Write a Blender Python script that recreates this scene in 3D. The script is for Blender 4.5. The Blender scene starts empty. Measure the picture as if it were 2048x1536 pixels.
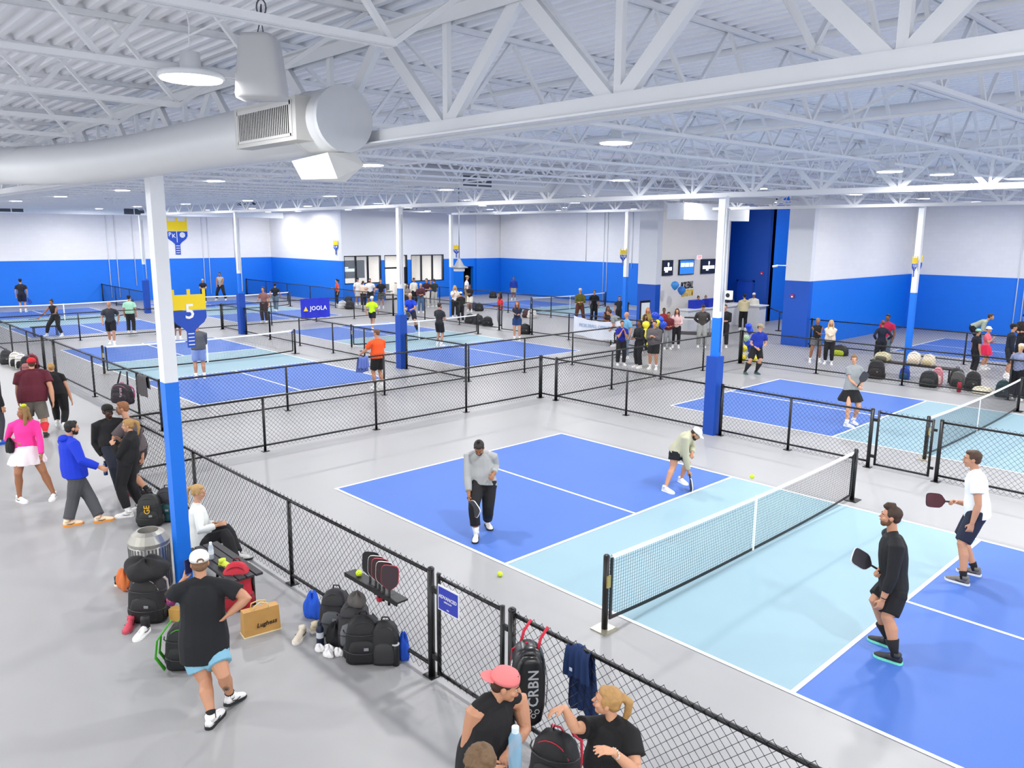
import bpy, math, random
from mathutils import Vector as V, Matrix as M4
SC = bpy.context.scene
COL = SC.collection
PI = math.pi
random.seed(7)
# ---------------------------------------------------------------- camera
F_PX, CAM_YAW, CAM_PITCH, CAM_ROLL = 1566.25, 2.3797, -0.1898, 0.0079
CAM = V((12.1477, -7.1111, 4.6106))
cy_, sy_ = math.cos(CAM_YAW), math.sin(CAM_YAW)
FW = V((cy_ * math.cos(CAM_PITCH), sy_ * math.cos(CAM_PITCH), math.sin(CAM_PITCH)))
RT0 = V((sy_, -cy_, 0)); UP0 = RT0.cross(FW)
RT = RT0 * math.cos(CAM_ROLL) + UP0 * math.sin(CAM_ROLL)
UP = -RT0 * math.sin(CAM_ROLL) + UP0 * math.cos(CAM_ROLL)
cam_d = bpy.data.cameras.new('camera'); cam_d.sensor_width = 36.0; cam_d.lens = F_PX / 2048 * 36
cam_d.clip_start = 0.1; cam_d.clip_end = 200
cam_o = bpy.data.objects.new('camera', cam_d); COL.objects.link(cam_o)
cam_o.matrix_world = M4(((RT.x, UP.x, -FW.x, CAM.x), (RT.y, UP.y, -FW.y, CAM.y), (RT.z, UP.z, -FW.z, CAM.z), (0, 0, 0, 1)))
SC.camera = cam_o
# ---------------------------------------------------------------- world, exposure
w = bpy.data.worlds.new('world'); SC.world = w; w.use_nodes = True
w.node_tree.nodes['Background'].inputs[0].default_value = (0.93, 0.96, 1.0, 1)
w.node_tree.nodes['Background'].inputs[1].default_value = 2.1
vs = SC.view_settings; vs.view_transform = 'Standard'; vs.look = 'None'; vs.gamma = 1.0; vs.use_curve_mapping = False
vs.exposure = 0.0
SC.cycles.diffuse_bounces = 4; SC.cycles.max_bounces = 8; SC.cycles.glossy_bounces = 3; SC.cycles.caustics_reflective = False
SC.cycles.sample_clamp_indirect = 4.0
LAMP_W = 195.0
# ---------------------------------------------------------------- pixel helpers: a point of the place seen at pixel (u, v)
def ray(u, v):
    return FW + RT * ((u - 1024) / F_PX) + UP * ((768 - v) / F_PX)
def at(u, v, z=0.0):
    d = ray(u, v); return CAM + d * ((z - CAM.z) / d.z)
def atx(u, v, x):
    d = ray(u, v); return CAM + d * ((x - CAM.x) / d.x)
def aty(u, v, y):
    d = ray(u, v); return CAM + d * ((y - CAM.y) / d.y)
def atd(u, v, dep):
    return CAM + ray(u, v) * dep
def depth(p): return (V(p) - CAM).dot(FW)
# ---------------------------------------------------------------- materials
def lin(h):
    h = h.lstrip('#'); c = [int(h[i:i + 2], 16) / 255 for i in (0, 2, 4)]
    return [x / 12.92 if x <= 0.04045 else ((x + 0.055) / 1.055) ** 2.4 for x in c]
MATS = {}
def mat(h, rough=0.7, metal=0.0, var=0.06, scale=6.0, emit=0.0, alpha=1.0, bump=0.0, spec=0.5, trans=0.0):
    key = (h, rough, metal, var, scale, emit, alpha, bump, spec, trans)
    if key in MATS: return MATS[key]
    m = bpy.data.materials.new('m_' + h.lstrip('#')); m.use_nodes = True
    nt = m.node_tree; b = nt.nodes['Principled BSDF']; c = lin(h)
    b.inputs['Base Color'].default_value = (*c, 1); b.inputs['Roughness'].default_value = rough
    b.inputs['Metallic'].default_value = metal; b.inputs['Specular IOR Level'].default_value = spec
    if emit:
        b.inputs['Emission Color'].default_value = (*c, 1); b.inputs['Emission Strength'].default_value = emit
    else:
        tc = nt.nodes.new('ShaderNodeTexCoord'); nz = nt.nodes.new('ShaderNodeTexNoise')
        nz.inputs['Scale'].default_value = scale; nz.inputs['Detail'].default_value = 3
        mx = nt.nodes.new('ShaderNodeMix'); mx.data_type = 'RGBA'
        mx.inputs[6].default_value = (*[x * (1 - var) for x in c], 1); mx.inputs[7].default_value = (*[min(1, x * (1 + var)) for x in c], 1)
        nt.links.new(tc.outputs['Object'], nz.inputs['Vector']); nt.links.new(nz.outputs['Fac'], mx.inputs[0])
        nt.links.new(mx.outputs[2], b.inputs['Base Color'])
        if bump:
            bp = nt.nodes.new('ShaderNodeBump'); bp.inputs['Strength'].default_value = bump; bp.inputs['Distance'].default_value = 0.02
            nt.links.new(nz.outputs['Fac'], bp.inputs['Height']); nt.links.new(bp.outputs['Normal'], b.inputs['Normal'])
    if alpha < 1: b.inputs['Alpha'].default_value = alpha
    if trans: b.inputs['Transmission Weight'].default_value = trans
    MATS[key] = m; return m
WHITE = mat('e8e8ea', 0.45, var=0.03); STEEL = mat('e0e2e6', 0.4, var=0.03); BLACK = mat('0c0c0e', 0.35, var=0.1)
BLUE = mat('0070e0', 0.5, var=0.04); PAD = mat('0042a4', 0.45, var=0.05); NETW = mat('f6f6f8', 0.8)
YEL = mat('f5d400', 0.5, var=0.03); NAVY = mat('0d3fa0', 0.5); DARK = mat('141416', 0.6); CHROME = mat('c8cacc', 0.25, 1.0)
# ---------------------------------------------------------------- mesh builder
class MB:
    def __init__(s): s.v = []; s.f = []
    def add(s, vs, fs):
        o = len(s.v); s.v += [tuple(p) for p in vs]; s.f += [tuple(i + o for i in f) for f in fs]; return s
    def box(s, c, d, rz=0.0, R=None):
        c = V(c); h = V(d) / 2; pts = []
        if R is None: R = M4.Rotation(rz, 3, 'Z')
        for z in (-1, 1):
            for y in (-1, 1):
                for x in (-1, 1): pts.append(c + R @ V((x * h.x, y * h.y, z * h.z)))
        return s.add(pts, [(0, 2, 3, 1), (4, 5, 7, 6), (0, 1, 5, 4), (2, 6, 7, 3), (0, 4, 6, 2), (1, 3, 7, 5)])
    def bbox(s, x0, x1, y0, y1, z0, z1):
        return s.box(((x0 + x1) / 2, (y0 + y1) / 2, (z0 + z1) / 2), (x1 - x0, y1 - y0, z1 - z0))
    def bar(s, a, b, w, h, up=V((0, 0, 1))):
        a = V(a); b = V(b); d = (b - a).normalized(); sx = d.cross(up)
        if sx.length < 1e-4: sx = V((1, 0, 0))
        sx.normalize(); sz = sx.cross(d)
        pts = [p + sx * (i * w / 2) + sz * (j * h / 2) for p in (a, b) for i, j in ((-1, -1), (1, -1), (1, 1), (-1, 1))]
        return s.add(pts, [(0, 1, 2, 3), (7, 6, 5, 4), (0, 4, 5, 1), (1, 5, 6, 2), (2, 6, 7, 3), (3, 7, 4, 0)])
    def loft(s, rings, cap=True):
        o = len(s.v); n = len(rings[0])
        for r in rings: s.v += [tuple(p) for p in r]
        for k in range(len(rings) - 1):
            for i in range(n):
                j = (i + 1) % n
                s.f.append((o + k * n + i, o + k * n + j, o + (k + 1) * n + j, o + (k + 1) * n + i))
        if cap:
            s.f.append(tuple(o + i for i in range(n))[::-1]); b = o + (len(rings) - 1) * n
            s.f.append(tuple(b + i for i in range(n)))
        return s
    def tube(s, pts, r, n=8, cap=True, flat=1.0, up=V((0, 0, 1))):
        pts = [V(p) for p in pts]
        if not isinstance(r, (list, tuple)): r = [r] * len(pts)
        rings = []; prev = None
        for k, p in enumerate(pts):
            d = (pts[min(k + 1, len(pts) - 1)] - pts[max(k - 1, 0)])
            if d.length < 1e-9: d = V((0, 0, 1))
            d.normalize()
            if prev is None:
                sx = d.cross(up)
                if sx.length < 0.05: sx = d.cross(V((0, 1, 0)))
                if sx.length < 0.05: sx = d.cross(V((1, 0, 0)))
            else: sx = prev - d * prev.dot(d)
            sx.normalize(); prev = sx; sy = d.cross(sx)
            rings.append([p + sx * (r[k] * math.cos(2 * PI * i / n)) + sy * (r[k] * flat * math.sin(2 * PI * i / n)) for i in range(n)])
        return s.loft(rings, cap)
    def ball(s, c, r, nu=12, nv=8, R=None):
        c = V(c)
        if not isinstance(r, (list, tuple, V)): r = (r, r, r)
        rings = []
        for k in range(nv + 1):
            t = PI * (0.02 + 0.96 * k / nv); rr = []
            for i in range(nu):
                a = 2 * PI * i / nu
                q = V((r[0] * math.sin(t) * math.cos(a), r[1] * math.sin(t) * math.sin(a), -r[2] * math.cos(t)))
                rr.append(c + (R @ q if R else q))
            rings.append(rr)
        return s.loft(rings)
    def prism(s, poly, org, ax, ay, t):          # polygon in the plane (ax, ay) at org, thickness t along ax x ay
        org = V(org); ax = V(ax); ay = V(ay); n = ax.cross(ay).normalized() * t; k = len(poly)
        a = [org + ax * p[0] + ay * p[1] for p in poly]
        return s.add(a + [p + n for p in a], [tuple(range(k))[::-1], tuple(range(k, 2 * k))] + [(i, (i + 1) % k, k + (i + 1) % k, k + i) for i in range(k)])
    def lathe(s, prof, c, n=24):
        c = V(c)
        return s.loft([[c + V((r * math.cos(2 * PI * i / n), r * math.sin(2 * PI * i / n), z)) for i in range(n)] for r, z in prof])
    def build(s, name, m, parent=None, smooth=False, world=False, kind=None):
        me = bpy.data.meshes.new(name); me.from_pydata(s.v, [], s.f); me.materials.append(m)
        if smooth: me.polygons.foreach_set('use_smooth', [True] * len(me.polygons))
        me.update(); o = bpy.data.objects.new(name, me); COL.objects.link(o)
        if parent:
            o.parent = parent
            if world:
                L = V(parent.location); pp = parent.parent
                while pp: L += V(pp.location); pp = pp.parent
                o.location = -L
        if kind: o['kind'] = kind
        return o
def tag(o, label, cat, group=None, kind=None):
    o['label'] = label; o['category'] = cat
    if group: o['group'] = group
    if kind: o['kind'] = kind
    return o
def thing(name, label, cat, loc=(0, 0, 0), rz=0.0, group=None):
    o = bpy.data.objects.new(name, None); COL.objects.link(o); o.empty_display_size = 0.1
    o.location = loc; o.rotation_euler = (0, 0, rz); return tag(o, label, cat, group)
KIDS = {}
def copy_tree(o, parent=None, loc=None, rz=None, label=None, group=None):
    c = o.copy(); COL.objects.link(c)
    if parent: c.parent = parent
    if loc is not None: c.location = loc
    if rz is not None: c.rotation_euler = (0, 0, rz)
    if label: c['label'] = label
    if group: c['group'] = group
    for ch in list(o.children): copy_tree(ch, c)
    return c
def struct(name, mb, m, smooth=False): return mb.build(name, m, kind='structure', smooth=smooth)
def text(body, size, org, ax, ay, m, parent=None, ext=0.002, name='lettering', shear=0.0, align='CENTER', world=True, sp=1.0, xs=1.0):
    cu = bpy.data.curves.new('t', 'FONT'); cu.body = body; cu.size = size; cu.extrude = ext; cu.align_x = align; cu.align_y = 'CENTER'
    cu.shear = shear; cu.resolution_u = 2; cu.space_character = sp; cu.offset = size * 0.012
    o = bpy.data.objects.new('t', cu); COL.objects.link(o)
    me = bpy.data.meshes.new_from_object(o); bpy.data.objects.remove(o)
    ax = V(ax).normalized(); ay = V(ay).normalized(); n = ax.cross(ay); me.transform(M4.Scale(xs, 4, V((1, 0, 0))))
    me.transform(M4(((ax.x, ay.x, n.x, org[0]), (ax.y, ay.y, n.y, org[1]), (ax.z, ay.z, n.z, org[2]), (0, 0, 0, 1))))
    me.materials.clear(); me.materials.append(m)
    o = bpy.data.objects.new(name, me); COL.objects.link(o)
    if parent:
        o.parent = parent
        if world: o.location = -V(parent.location)
    return o
def deck_z(y): return 6.27 + 0.0132 * (y + 3.5)
# ---------------------------------------------------------------- light fixtures (the room's LED high bays)
def high_bay():
    t = thing('ceiling_light', '', 'ceiling light')
    MB().lathe([(0.02, 0.16), (0.06, 0.155), (0.065, 0.06), (0.09, 0.045), (0.195, 0.03), (0.205, 0.0), (0.19, -0.005)], (0, 0, 0)).build('housing', mat('dfe2e6', 0.4), t, True)
    MB().lathe([(0.185, 0.004), (0.185, -0.012), (0.03, -0.014)], (0, 0, 0)).build('lens', mat('ffffff', emit=9.0), t)
    MB().tube([(0, 0, 0.19), (0.02, 0, 0.3), (-0.01, 0, 0.42), (0, 0, 0.62)], 0.006, 5).build('hanging_cord', STEEL, t)
    return t
seen_lights = [(6.95, -4.98, 5.56, 'round white high bay light, the largest, hanging at upper left above the round duct'), (6.1, 0.3, 5.66, 'high bay light glowing just under the near girder at upper centre'), (7.0, 6.0, 5.62, 'high bay light in the right-hand ceiling, left of the pair'), (7.1, 8.0, 5.68, 'high bay light in the right-hand ceiling, right of the pair')]
hb = high_bay(); first = True
lights_xy = [(x, y) for y in (-11.2, -5.2, 0.4, 6.9, 12.9, 19.0, 25.0, 31.0) for x in (19.2, 13.2, 7.0, 0.9, -5.2, -11.3, -17.4, -23.5, -29.6, -35.7, -39.9)]
def add_lamp(x, y, z, k=1.0):
    ld = bpy.data.lights.new('lamp', 'AREA'); ld.shape = 'DISK'; ld.size = 0.37; ld.energy = LAMP_W * k; ld.color = (1.0, 0.985, 0.965)
    lo = bpy.data.objects.new('lamp', ld); COL.objects.link(lo); lo.location = (x, y, z - 0.02)
for x, y, z, lb in seen_lights:
    if first: t = hb; t.location = (x, y, z); t['label'] = lb; first = False
    else: t = copy_tree(hb, loc=(x, y, z), label=lb)
    add_lamp(x, y, z, .2 if x > 6.5 and y < -4 else 1.0)
for x, y in lights_xy:
    if (abs(x - 7) < 1 and y in (-5.2, 0.4, 6.9)) or x < -43 or (y > 20.7 and x < -33.5): continue
    if y > 24 and -13 < x < -9: continue
    z = deck_z(y) - 0.62
    if y == -5.2 and x < 1: y = -7.2
    copy_tree(hb, loc=(x, y, z), label='white round high bay light hanging in a row below the roof deck', group='high bay lights across the hall')
    add_lamp(x, y, z, .75 if x < -39 else 1.0)
# ---------------------------------------------------------------- shell
ZB = 2.75; ZT = 7.0
def brickmat(h, name):
    m = bpy.data.materials.new(name); m.use_nodes = True; nt = m.node_tree; b = nt.nodes['Principled BSDF']
    b.inputs['Roughness'].default_value = 0.55; c = lin(h)
    tc = nt.nodes.new('ShaderNodeTexCoord'); mp = nt.nodes.new('ShaderNodeMapping'); br = nt.nodes.new('ShaderNodeTexBrick')
    mp.inputs['Rotation'].default_value = (PI / 2, 0, 0)
    sep = nt.nodes.new('ShaderNodeSeparateXYZ'); add = nt.nodes.new('ShaderNodeMath'); cmb = nt.nodes.new('ShaderNodeCombineXYZ')
    nt.links.new(tc.outputs['Object'], sep.inputs[0]); nt.links.new(sep.outputs[0], add.inputs[0]); nt.links.new(sep.outputs[1], add.inputs[1])
    nt.links.new(add.outputs[0], cmb.inputs[0]); nt.links.new(sep.outputs[2], cmb.inputs[1])
    br.inputs['Scale'].default_value = 1.0; br.inputs['Brick Width'].default_value = 0.4; br.inputs['Row Height'].default_value = 0.2
    br.inputs['Mortar Size'].default_value = 0.004
    br.inputs['Color1'].default_value = (*c, 1); br.inputs['Color2'].default_value = (*[x * 0.97 for x in c], 1); br.inputs['Mortar'].default_value = (*[x * 0.93 for x in c], 1)
    nt.links.new(cmb.outputs[0], br.inputs['Vector']); nt.links.new(br.outputs['Color'], b.inputs['Base Color'])
    return m
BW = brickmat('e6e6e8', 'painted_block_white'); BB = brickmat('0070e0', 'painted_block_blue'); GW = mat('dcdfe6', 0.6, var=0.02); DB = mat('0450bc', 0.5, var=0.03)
fl = MB(); fl.add([(-43.4, -18, 0), (28, -18, 0), (28, 42, 0), (-43.4, 42, 0)], [(0, 1, 2, 3)])
fm = mat('9a9a9b', 0.42, var=0.035, scale=0.35); struct('floor', fl, fm)
def wall(name, x0, x1, y0, y1, lo=BB, hi=BW, zb=ZB, z0=0, zt=ZT):
    struct('wall_' + name + '_lower', MB().bbox(x0, x1, y0, y1, z0, zb), lo)
    struct('wall_' + name + '_upper', MB().bbox(x0, x1, y0, y1, zb, zt), hi)
wall('left', -43.5, -43.2, -18, 20.9)
wall('rear_left', -43.5, -33.6, 20.7, 21.0)
wall('rear_center', -33.1, -11.9, 34.7, 35.0)
# office wall with openings
def seg(name, y0, y1, z0, z1, m, x0=-33.6, x1=-33.3): struct(name, MB().bbox(x0, x1, y0, y1, z0, z1), m)
seg('wall_office_upper', 20.7, 32.3, 3.08, ZT, GW)
for i, (a, b) in enumerate([(20.7, 20.86), (23.78, 24.05), (25.98, 26.3), (29.25, 31.15), (32.1, 32.3)]):
    seg('wall_office_pier_%d' % i, a, b, 0, ZB, BLUE); seg('wall_office_piertop_%d' % i, a, b, ZB, 3.08, GW)
seg('wall_office_door_head', 31.15, 32.1, 2.15, ZB, BLUE); seg('wall_office_head', 31.15, 32.1, ZB, 3.08, GW)
for i, (a, b) in enumerate([(20.86, 23.0), (26.3, 29.25)]): seg('wall_office_sill_%d' % i, a, b, 0, 1.2, BLUE)
wall('rear_jog', -33.6, -33.15, 32.3, 35.0)
struct('wall_office_inside', MB().bbox(-38.5, -38.3, 21.02, 34, 0, 3.15), mat('ece4d4', 0.7, var=0.02))
struct('ceiling_office', MB().bbox(-38.5, -33.6, 21.0, 34, 3.15, 3.2), mat('f0ece4', 0.8))
struct('wall_office_side', MB().bbox(-38.5, -34.6, 30.4, 30.5, 0, 3.15), mat('e8e2d6', 0.7))
struct('wall_doorway_painted_shade', MB().bbox(-34.6, -34.5, 30.6, 32.3, 0, 3.1).bbox(-34.5, -33.6, 30.6, 30.7, 0, 3.1).bbox(-34.5, -33.6, 32.15, 32.25, 0, 3.1), DARK)  # black box behind the door opening, the doorway's shade put into its colour
for x, y in ((-36, 22.5), (-36, 27.8)):
    add_lamp(x, y, 3.1, 0.9)
# storefront glazing, one window per bay
glass = mat('dfeaf2', 0.05, alpha=0.12)
def glazing(n, y0, y1, z0, z1, mull, z_tr=None, dm=()):
    t = thing('window_%d' % n, 'x', 'window', (-33.45, (y0 + y1) / 2, z0)); del t['label']; del t['category']; t['kind'] = 'structure'
    f = MB(); s = 0.06
    for a, b, c, d in [(y0, y1, z1 - s, z1), (y0, y1, z0, z0 + s), (y0, y0 + s, z0, z1), (y1 - s, y1, z0, z1)] + [(m - s / 2, m + s / 2, z0, z1) for m in mull] + list(dm):
        f.bbox(-33.5, -33.32, a, b, c, d)
    f.build('window_frame', BLACK, t, world=True)
    MB().bbox(-33.42, -33.41, y0, y1, z0, z1).build('pane', glass, t, world=True)
glazing(1, 20.86, 23.78, 1.2, 3.08, (21.8, 22.75)); struct('wall_office_sill_2', MB().bbox(-33.6, -33.3, 23.0, 23.78, 0, 1.2), BLUE)
glazing(2, 24.05, 25.98, 0.02, 3.08, (), dm=[(24.05, 25.98, 2.15, 2.25), (25.75, 25.98, 0.0, 2.15)])
glazing(3, 26.3, 29.25, 1.2, 3.08, (27.25, 28.25))
# lobby walls
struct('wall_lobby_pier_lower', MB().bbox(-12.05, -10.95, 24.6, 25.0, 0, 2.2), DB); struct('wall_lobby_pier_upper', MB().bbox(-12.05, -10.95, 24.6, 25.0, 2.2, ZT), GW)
CREAM = mat('f1eee8', 0.6, var=0.02)
struct('wall_lobby_screens', MB().bbox(-11.95, -10.97, 25.0, 31.2, 0, ZT), CREAM)
struct('trim_1', MB().bbox(-10.99, -10.95, 25.0, 25.3, 0, ZT), CREAM)
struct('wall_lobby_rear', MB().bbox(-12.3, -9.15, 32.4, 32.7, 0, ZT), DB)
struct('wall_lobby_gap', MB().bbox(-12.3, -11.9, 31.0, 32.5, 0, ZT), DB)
struct('wall_lobby_side', MB().bbox(-9.3, -9.15, 32.4, 41, 0, ZT), BLUE); struct('wall_lobby_far', MB().bbox(-9.3, -3.0, 38.0, 38.3, 0, ZT), BLUE)
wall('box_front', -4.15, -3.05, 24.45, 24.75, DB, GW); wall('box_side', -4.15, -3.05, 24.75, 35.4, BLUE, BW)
struct('door_1', MB().bbox(-4.2, -4.15, 25.0, 25.9, 0, 2.65), DARK)
wall('rear_right', -3.05, 28, 35.3, 35.6)
# door in the blue lobby wall
d = MB().bbox(-11.0, -10.1, 32.34, 32.4, 0, 2.1).build('door_2', mat('0a50cc', 0.5), kind='structure')
fr = MB(); fr.bbox(-11.08, -11.0, 32.32, 32.4, 0, 2.18).bbox(-10.1, -10.02, 32.32, 32.4, 0, 2.18).bbox(-11.08, -10.02, 32.32, 32.4, 2.1, 2.18); fr.build('door_frame', mat('0a44ae', 0.5), d)
# ---------------------------------------------------------------- roof deck: corrugated, ribs along x
ck = MB(); y = -18.0; prof = []
while y < 36:
    z = deck_z(y)
    prof += [(y, z), (y + 0.05, z), (y + 0.066, z + 0.05), (y + 0.136, z + 0.05)]; y += 0.152
vs_ = [(x, a, b) for x in (-43.6, 28) for a, b in prof]; n = len(prof)
ck.add(vs_, [(i, i + 1, n + i + 1, n + i) for i in range(n - 1)])
struct('ceiling', ck, mat('f2f3f8', 0.45, var=0.02, scale=1.0))
# ---------------------------------------------------------------- columns
def column(x, y, kind, label, w=0.165):
    zt = 5.27 + 0.0132 * (y + 3.5) + 0.03
    t = thing('steel_column', label, 'column', (x, y, 0))
    MB().box((0, 0, (ZB + zt) / 2), (w, w, zt - ZB)).build('upper_shaft', STEEL, t)
    MB().box((0, 0, ZB / 2), (w + .004, w + .004, ZB)).build('lower_shaft', BLUE, t)
    MB().box((0, 0, zt - 0.01), (w + .14, w + .14, 0.02)).build('cap_plate', STEEL, t)
    if kind:
        p = MB(); p.box((0, 0, 0.93), (w + .12, w + .12, 1.86)); p.build('safety_pad', PAD, t)
        c = MB(); c.tube([(w / 2 + .03, .05, 5.2), (w / 2 + .03, .05, 1.95)], .02, 8).tube([(w / 2 + .03, -.06, 5.2), (w / 2 + .03, -.06, 2.9)], .014, 8); c.build('conduit', STEEL, t, True)
    return t
X0, Y0, SP = 2.25, -3.5, 12.2
column(2.19, -3.56, 0, 'tall square column nearest the camera, white above and bright blue below')
column(2.4, 8.7, 1, 'square column with dark blue pad standing in the fence beside the nearest court')
column(-9.85, 8.6, 1, 'square column with dark blue pad behind the player in orange')
column(-22.15, 8.55, 1, 'square column with dark blue pad between the number 5 sign and the purple banner')
column(-34.4, 8.6, 1, 'square column with dark blue pad beside the far left wall')
column(-9.9, 20.9, 0, 'blue and white column beside the lobby sign board')
column(-22.2, 20.9, 0, 'blue and white column in front of the office doorway')
column(2.25, 21.1, 0, 'blue and white column behind the bench of bags at right', 0.17)
column(14.5, -3.5, 0, 'white column outside the frame'); column(14.6, 8.7, 0, 'second white column outside the frame')
# ---------------------------------------------------------------- girders (along x) and joists (along y)
def girder_zb(y): return 5.27 + 0.0132 * (y + 3.5)
def girder():
    t = thing('steel_girder', '', 'girder'); L = SP
    b = MB(); b.bar((0, -.055, .05), (L, -.055, .05), .012, .10).bar((0, .055, .05), (L, .055, .05), .012, .10).bar((0, -.1, .006), (L, -.1, .006), .09, .012).bar((0, .1, .006), (L, .1, .006), .09, .012)
    b.bar((0, 0, .1), (L, 0, .1), .11, .02)
    b.build('bottom_chord', STEEL, t)
    b = MB(); b.bar((0, 0, .84), (L, 0, .84), .2, .012).bar((0, -.04, .79), (L, -.04, .79), .012, .1).bar((0, .04, .79), (L, .04, .79), .012, .1); b.build('top_chord', STEEL, t)
    p = SP / 8; wb = MB()
    for k in range(8):
        x = k * p
        wb.bar((x, 0, .8), (x + p / 2, 0, .04), .09, .05, V((0, 1, 0))).bar((x + p / 2, 0, .04), (x + p, 0, .8), .09, .05, V((0, 1, 0)))
        wb.bar((x + p / 2 + .02, 0, .04), (x + p / 2 + .02, 0, .8), .05, .04, V((0, 1, 0)))
    wb.build('web_members', STEEL, t); return t
g0 = girder(); first = True
for y in (-15.7, -3.5, 8.65, 20.9):
    for i in range(-3, 2):
        x = 2.33 + i * SP
        if y == 33.1 and not (-30 < x < -12) or y < -10 and i != 0: continue
        if i == -4 or (y == 20.9 and i == -3): continue
        lb = {-3.5: 'white steel truss girder spanning the nearest column line, nearest row', 8.65: 'white steel truss girder over the padded columns, second row'}.get(y, 'white steel truss girder over the far column lines')
        gr = {-3.5: 'girders of the nearest row', 8.65: 'girders of the second row'}.get(y, 'far girders')
        od = ['first', 'second', 'third', 'fourth', 'fifth', 'sixth'][1 - i]
        lb = 'steel truss girder, %s span from the right in the %s' % (od, {-15.7: 'row behind the camera', -3.5: 'nearest row', 8.65: 'second row', 20.9: 'third row', 33.1: 'farthest row'}[y])
        if y == -3.5 and i == 0: lb = 'big white steel truss girder crossing the upper right, nearest of all girders'
        if first: o = g0; o.location = (x, y, girder_zb(y)); o['label'] = lb; o['group'] = gr; first = False
        else: copy_tree(g0, loc=(x, y, girder_zb(y)), label=lb, group=gr)
def joist():
    t = thing('roof_joist', '', 'joist'); L = SP; z0 = 0.0; top = .60
    def zz(y): return 0.0132 * y
    b = MB()
    for s in (-1, 1): b.bar((s * .028, .0, top), (s * .028, L, top + zz(L)), .035, .04)
    b.build('top_chord', STEEL, t)
    b = MB(); a, e = .92, L - .92
    for s in (-1, 1): b.bar((s * .026, a, zz(a)), (s * .026, e, zz(e)), .036, .036)
    b.build('bottom_chord', STEEL, t)
    wb = MB(); n = 10; st = (e - a) / n
    wb.bar((0, .05, top), (0, a, .02), .03, .03); wb.bar((0, L - .05, top + zz(L)), (0, e, zz(e)), .03, .03)
    for k in range(n):
        y = a + k * st
        wb.bar((0, y, zz(y)), (0, y + st / 2, top + zz(y)), .032, .032).bar((0, y + st / 2, top + zz(y)), (0, y + st, zz(y + st)), .032, .032)
    wb.build('web_members', STEEL, t); return t
j0 = joist(); first = True
for bi, y in enumerate((-15.7, -3.5, 8.65, 20.9)):
    for i in range(-30, 13):
        x = 2.25 + i * SP / 8
        if x < -42.5 or x > 17: continue
        if y > 20 and x < -33: continue
        lb = ['white open-web roof joist in the bay above the walkway, nearest bay', 'white open-web roof joist in the second bay, above the nearest courts', 'white open-web roof joist in the third bay', 'white open-web roof joist in the farthest bay'][bi]
        gr = 'roof joists of bay %s' % ['one', 'two', 'three', 'four'][bi]; z = deck_z(y) - .622
        if bi == 0 and i in (2, 4): lb = {4: 'roof joist passing above the hanging speaker, its lower chord ending right of it', 2: 'roof joist whose lower chord runs behind the largest ceiling light'}[i]; gr = 'nearest roof joists'
        if first: o = j0; o.location = (x, y, z); o['label'] = lb; o['group'] = gr; first = False
        else: copy_tree(j0, loc=(x, y, z), label=lb, group=gr)
# ---------------------------------------------------------------- courts
DBL = mat('3f68b6', 0.6, var=0.05, scale=0.8); LBL = mat('86a6b2', 0.55, var=0.04, scale=0.8); LINE = mat('ffffff', 0.5, var=0.01)
CL, CW, K = 13.41, 6.096, 4.572
def court(x, y, label):
    t = thing('pickleball_court', label, 'court', (x, y, 0)); q = lambda m, x0, x1, y0, y1, z: m.add([(x0, y0, z), (x1, y0, z), (x1, y1, z), (x0, y1, z)], [(0, 1, 2, 3)])
    m = MB(); q(m, 0, K, 0, CW, .003); m.build('dark_blue_playing_surface', DBL, t); m = MB(); q(m, CL - K, CL, 0, CW, .003); m.build('dark_blue_playing_surface', DBL, t)
    m = MB(); q(m, K, CL - K, 0, CW, .003); m.build('pale_blue_kitchen', LBL, t)
    m = MB(); w = .052
    q(m, 0, CL, 0, w, .006); q(m, 0, CL, CW - w, CW, .006); q(m, 0, w, w, CW - w, .006); q(m, CL - w, CL, w, CW - w, .006)
    q(m, K - w, K, w, CW - w, .006); q(m, CL - K, CL - K + w, w, CW - w, .006); q(m, w, K - w, CW / 2 - w / 2, CW / 2 + w / 2, .006); q(m, CL - K + w, CL - w, CW / 2 - w / 2, CW / 2 + w / 2, .006)
    m.build('white_line', LINE, t)
    return t
courts = [(0, 0, 'pickleball court nearest the camera, dark blue with pale blue kitchen and white lines'), (-.07, 10.54, 'blue pickleball court behind the nearest one, with the woman in a black skirt'),
 (-21.95, 1.0, 'blue pickleball court behind the number 5 sign'), (-21.95, 10.35, 'blue pickleball court with the player in neon yellow'), (-39.9, 1.0, 'far left pickleball court beside the blue wall'),
 (-39.9, 10.35, 'far pickleball court left of the purple banner'), (-.15, 26.2, 'far right pickleball court beyond the bags and bench'), (-27.3, 26.0, 'far pickleball court beyond the office doorway')]
for c in courts: court(*c)
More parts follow.
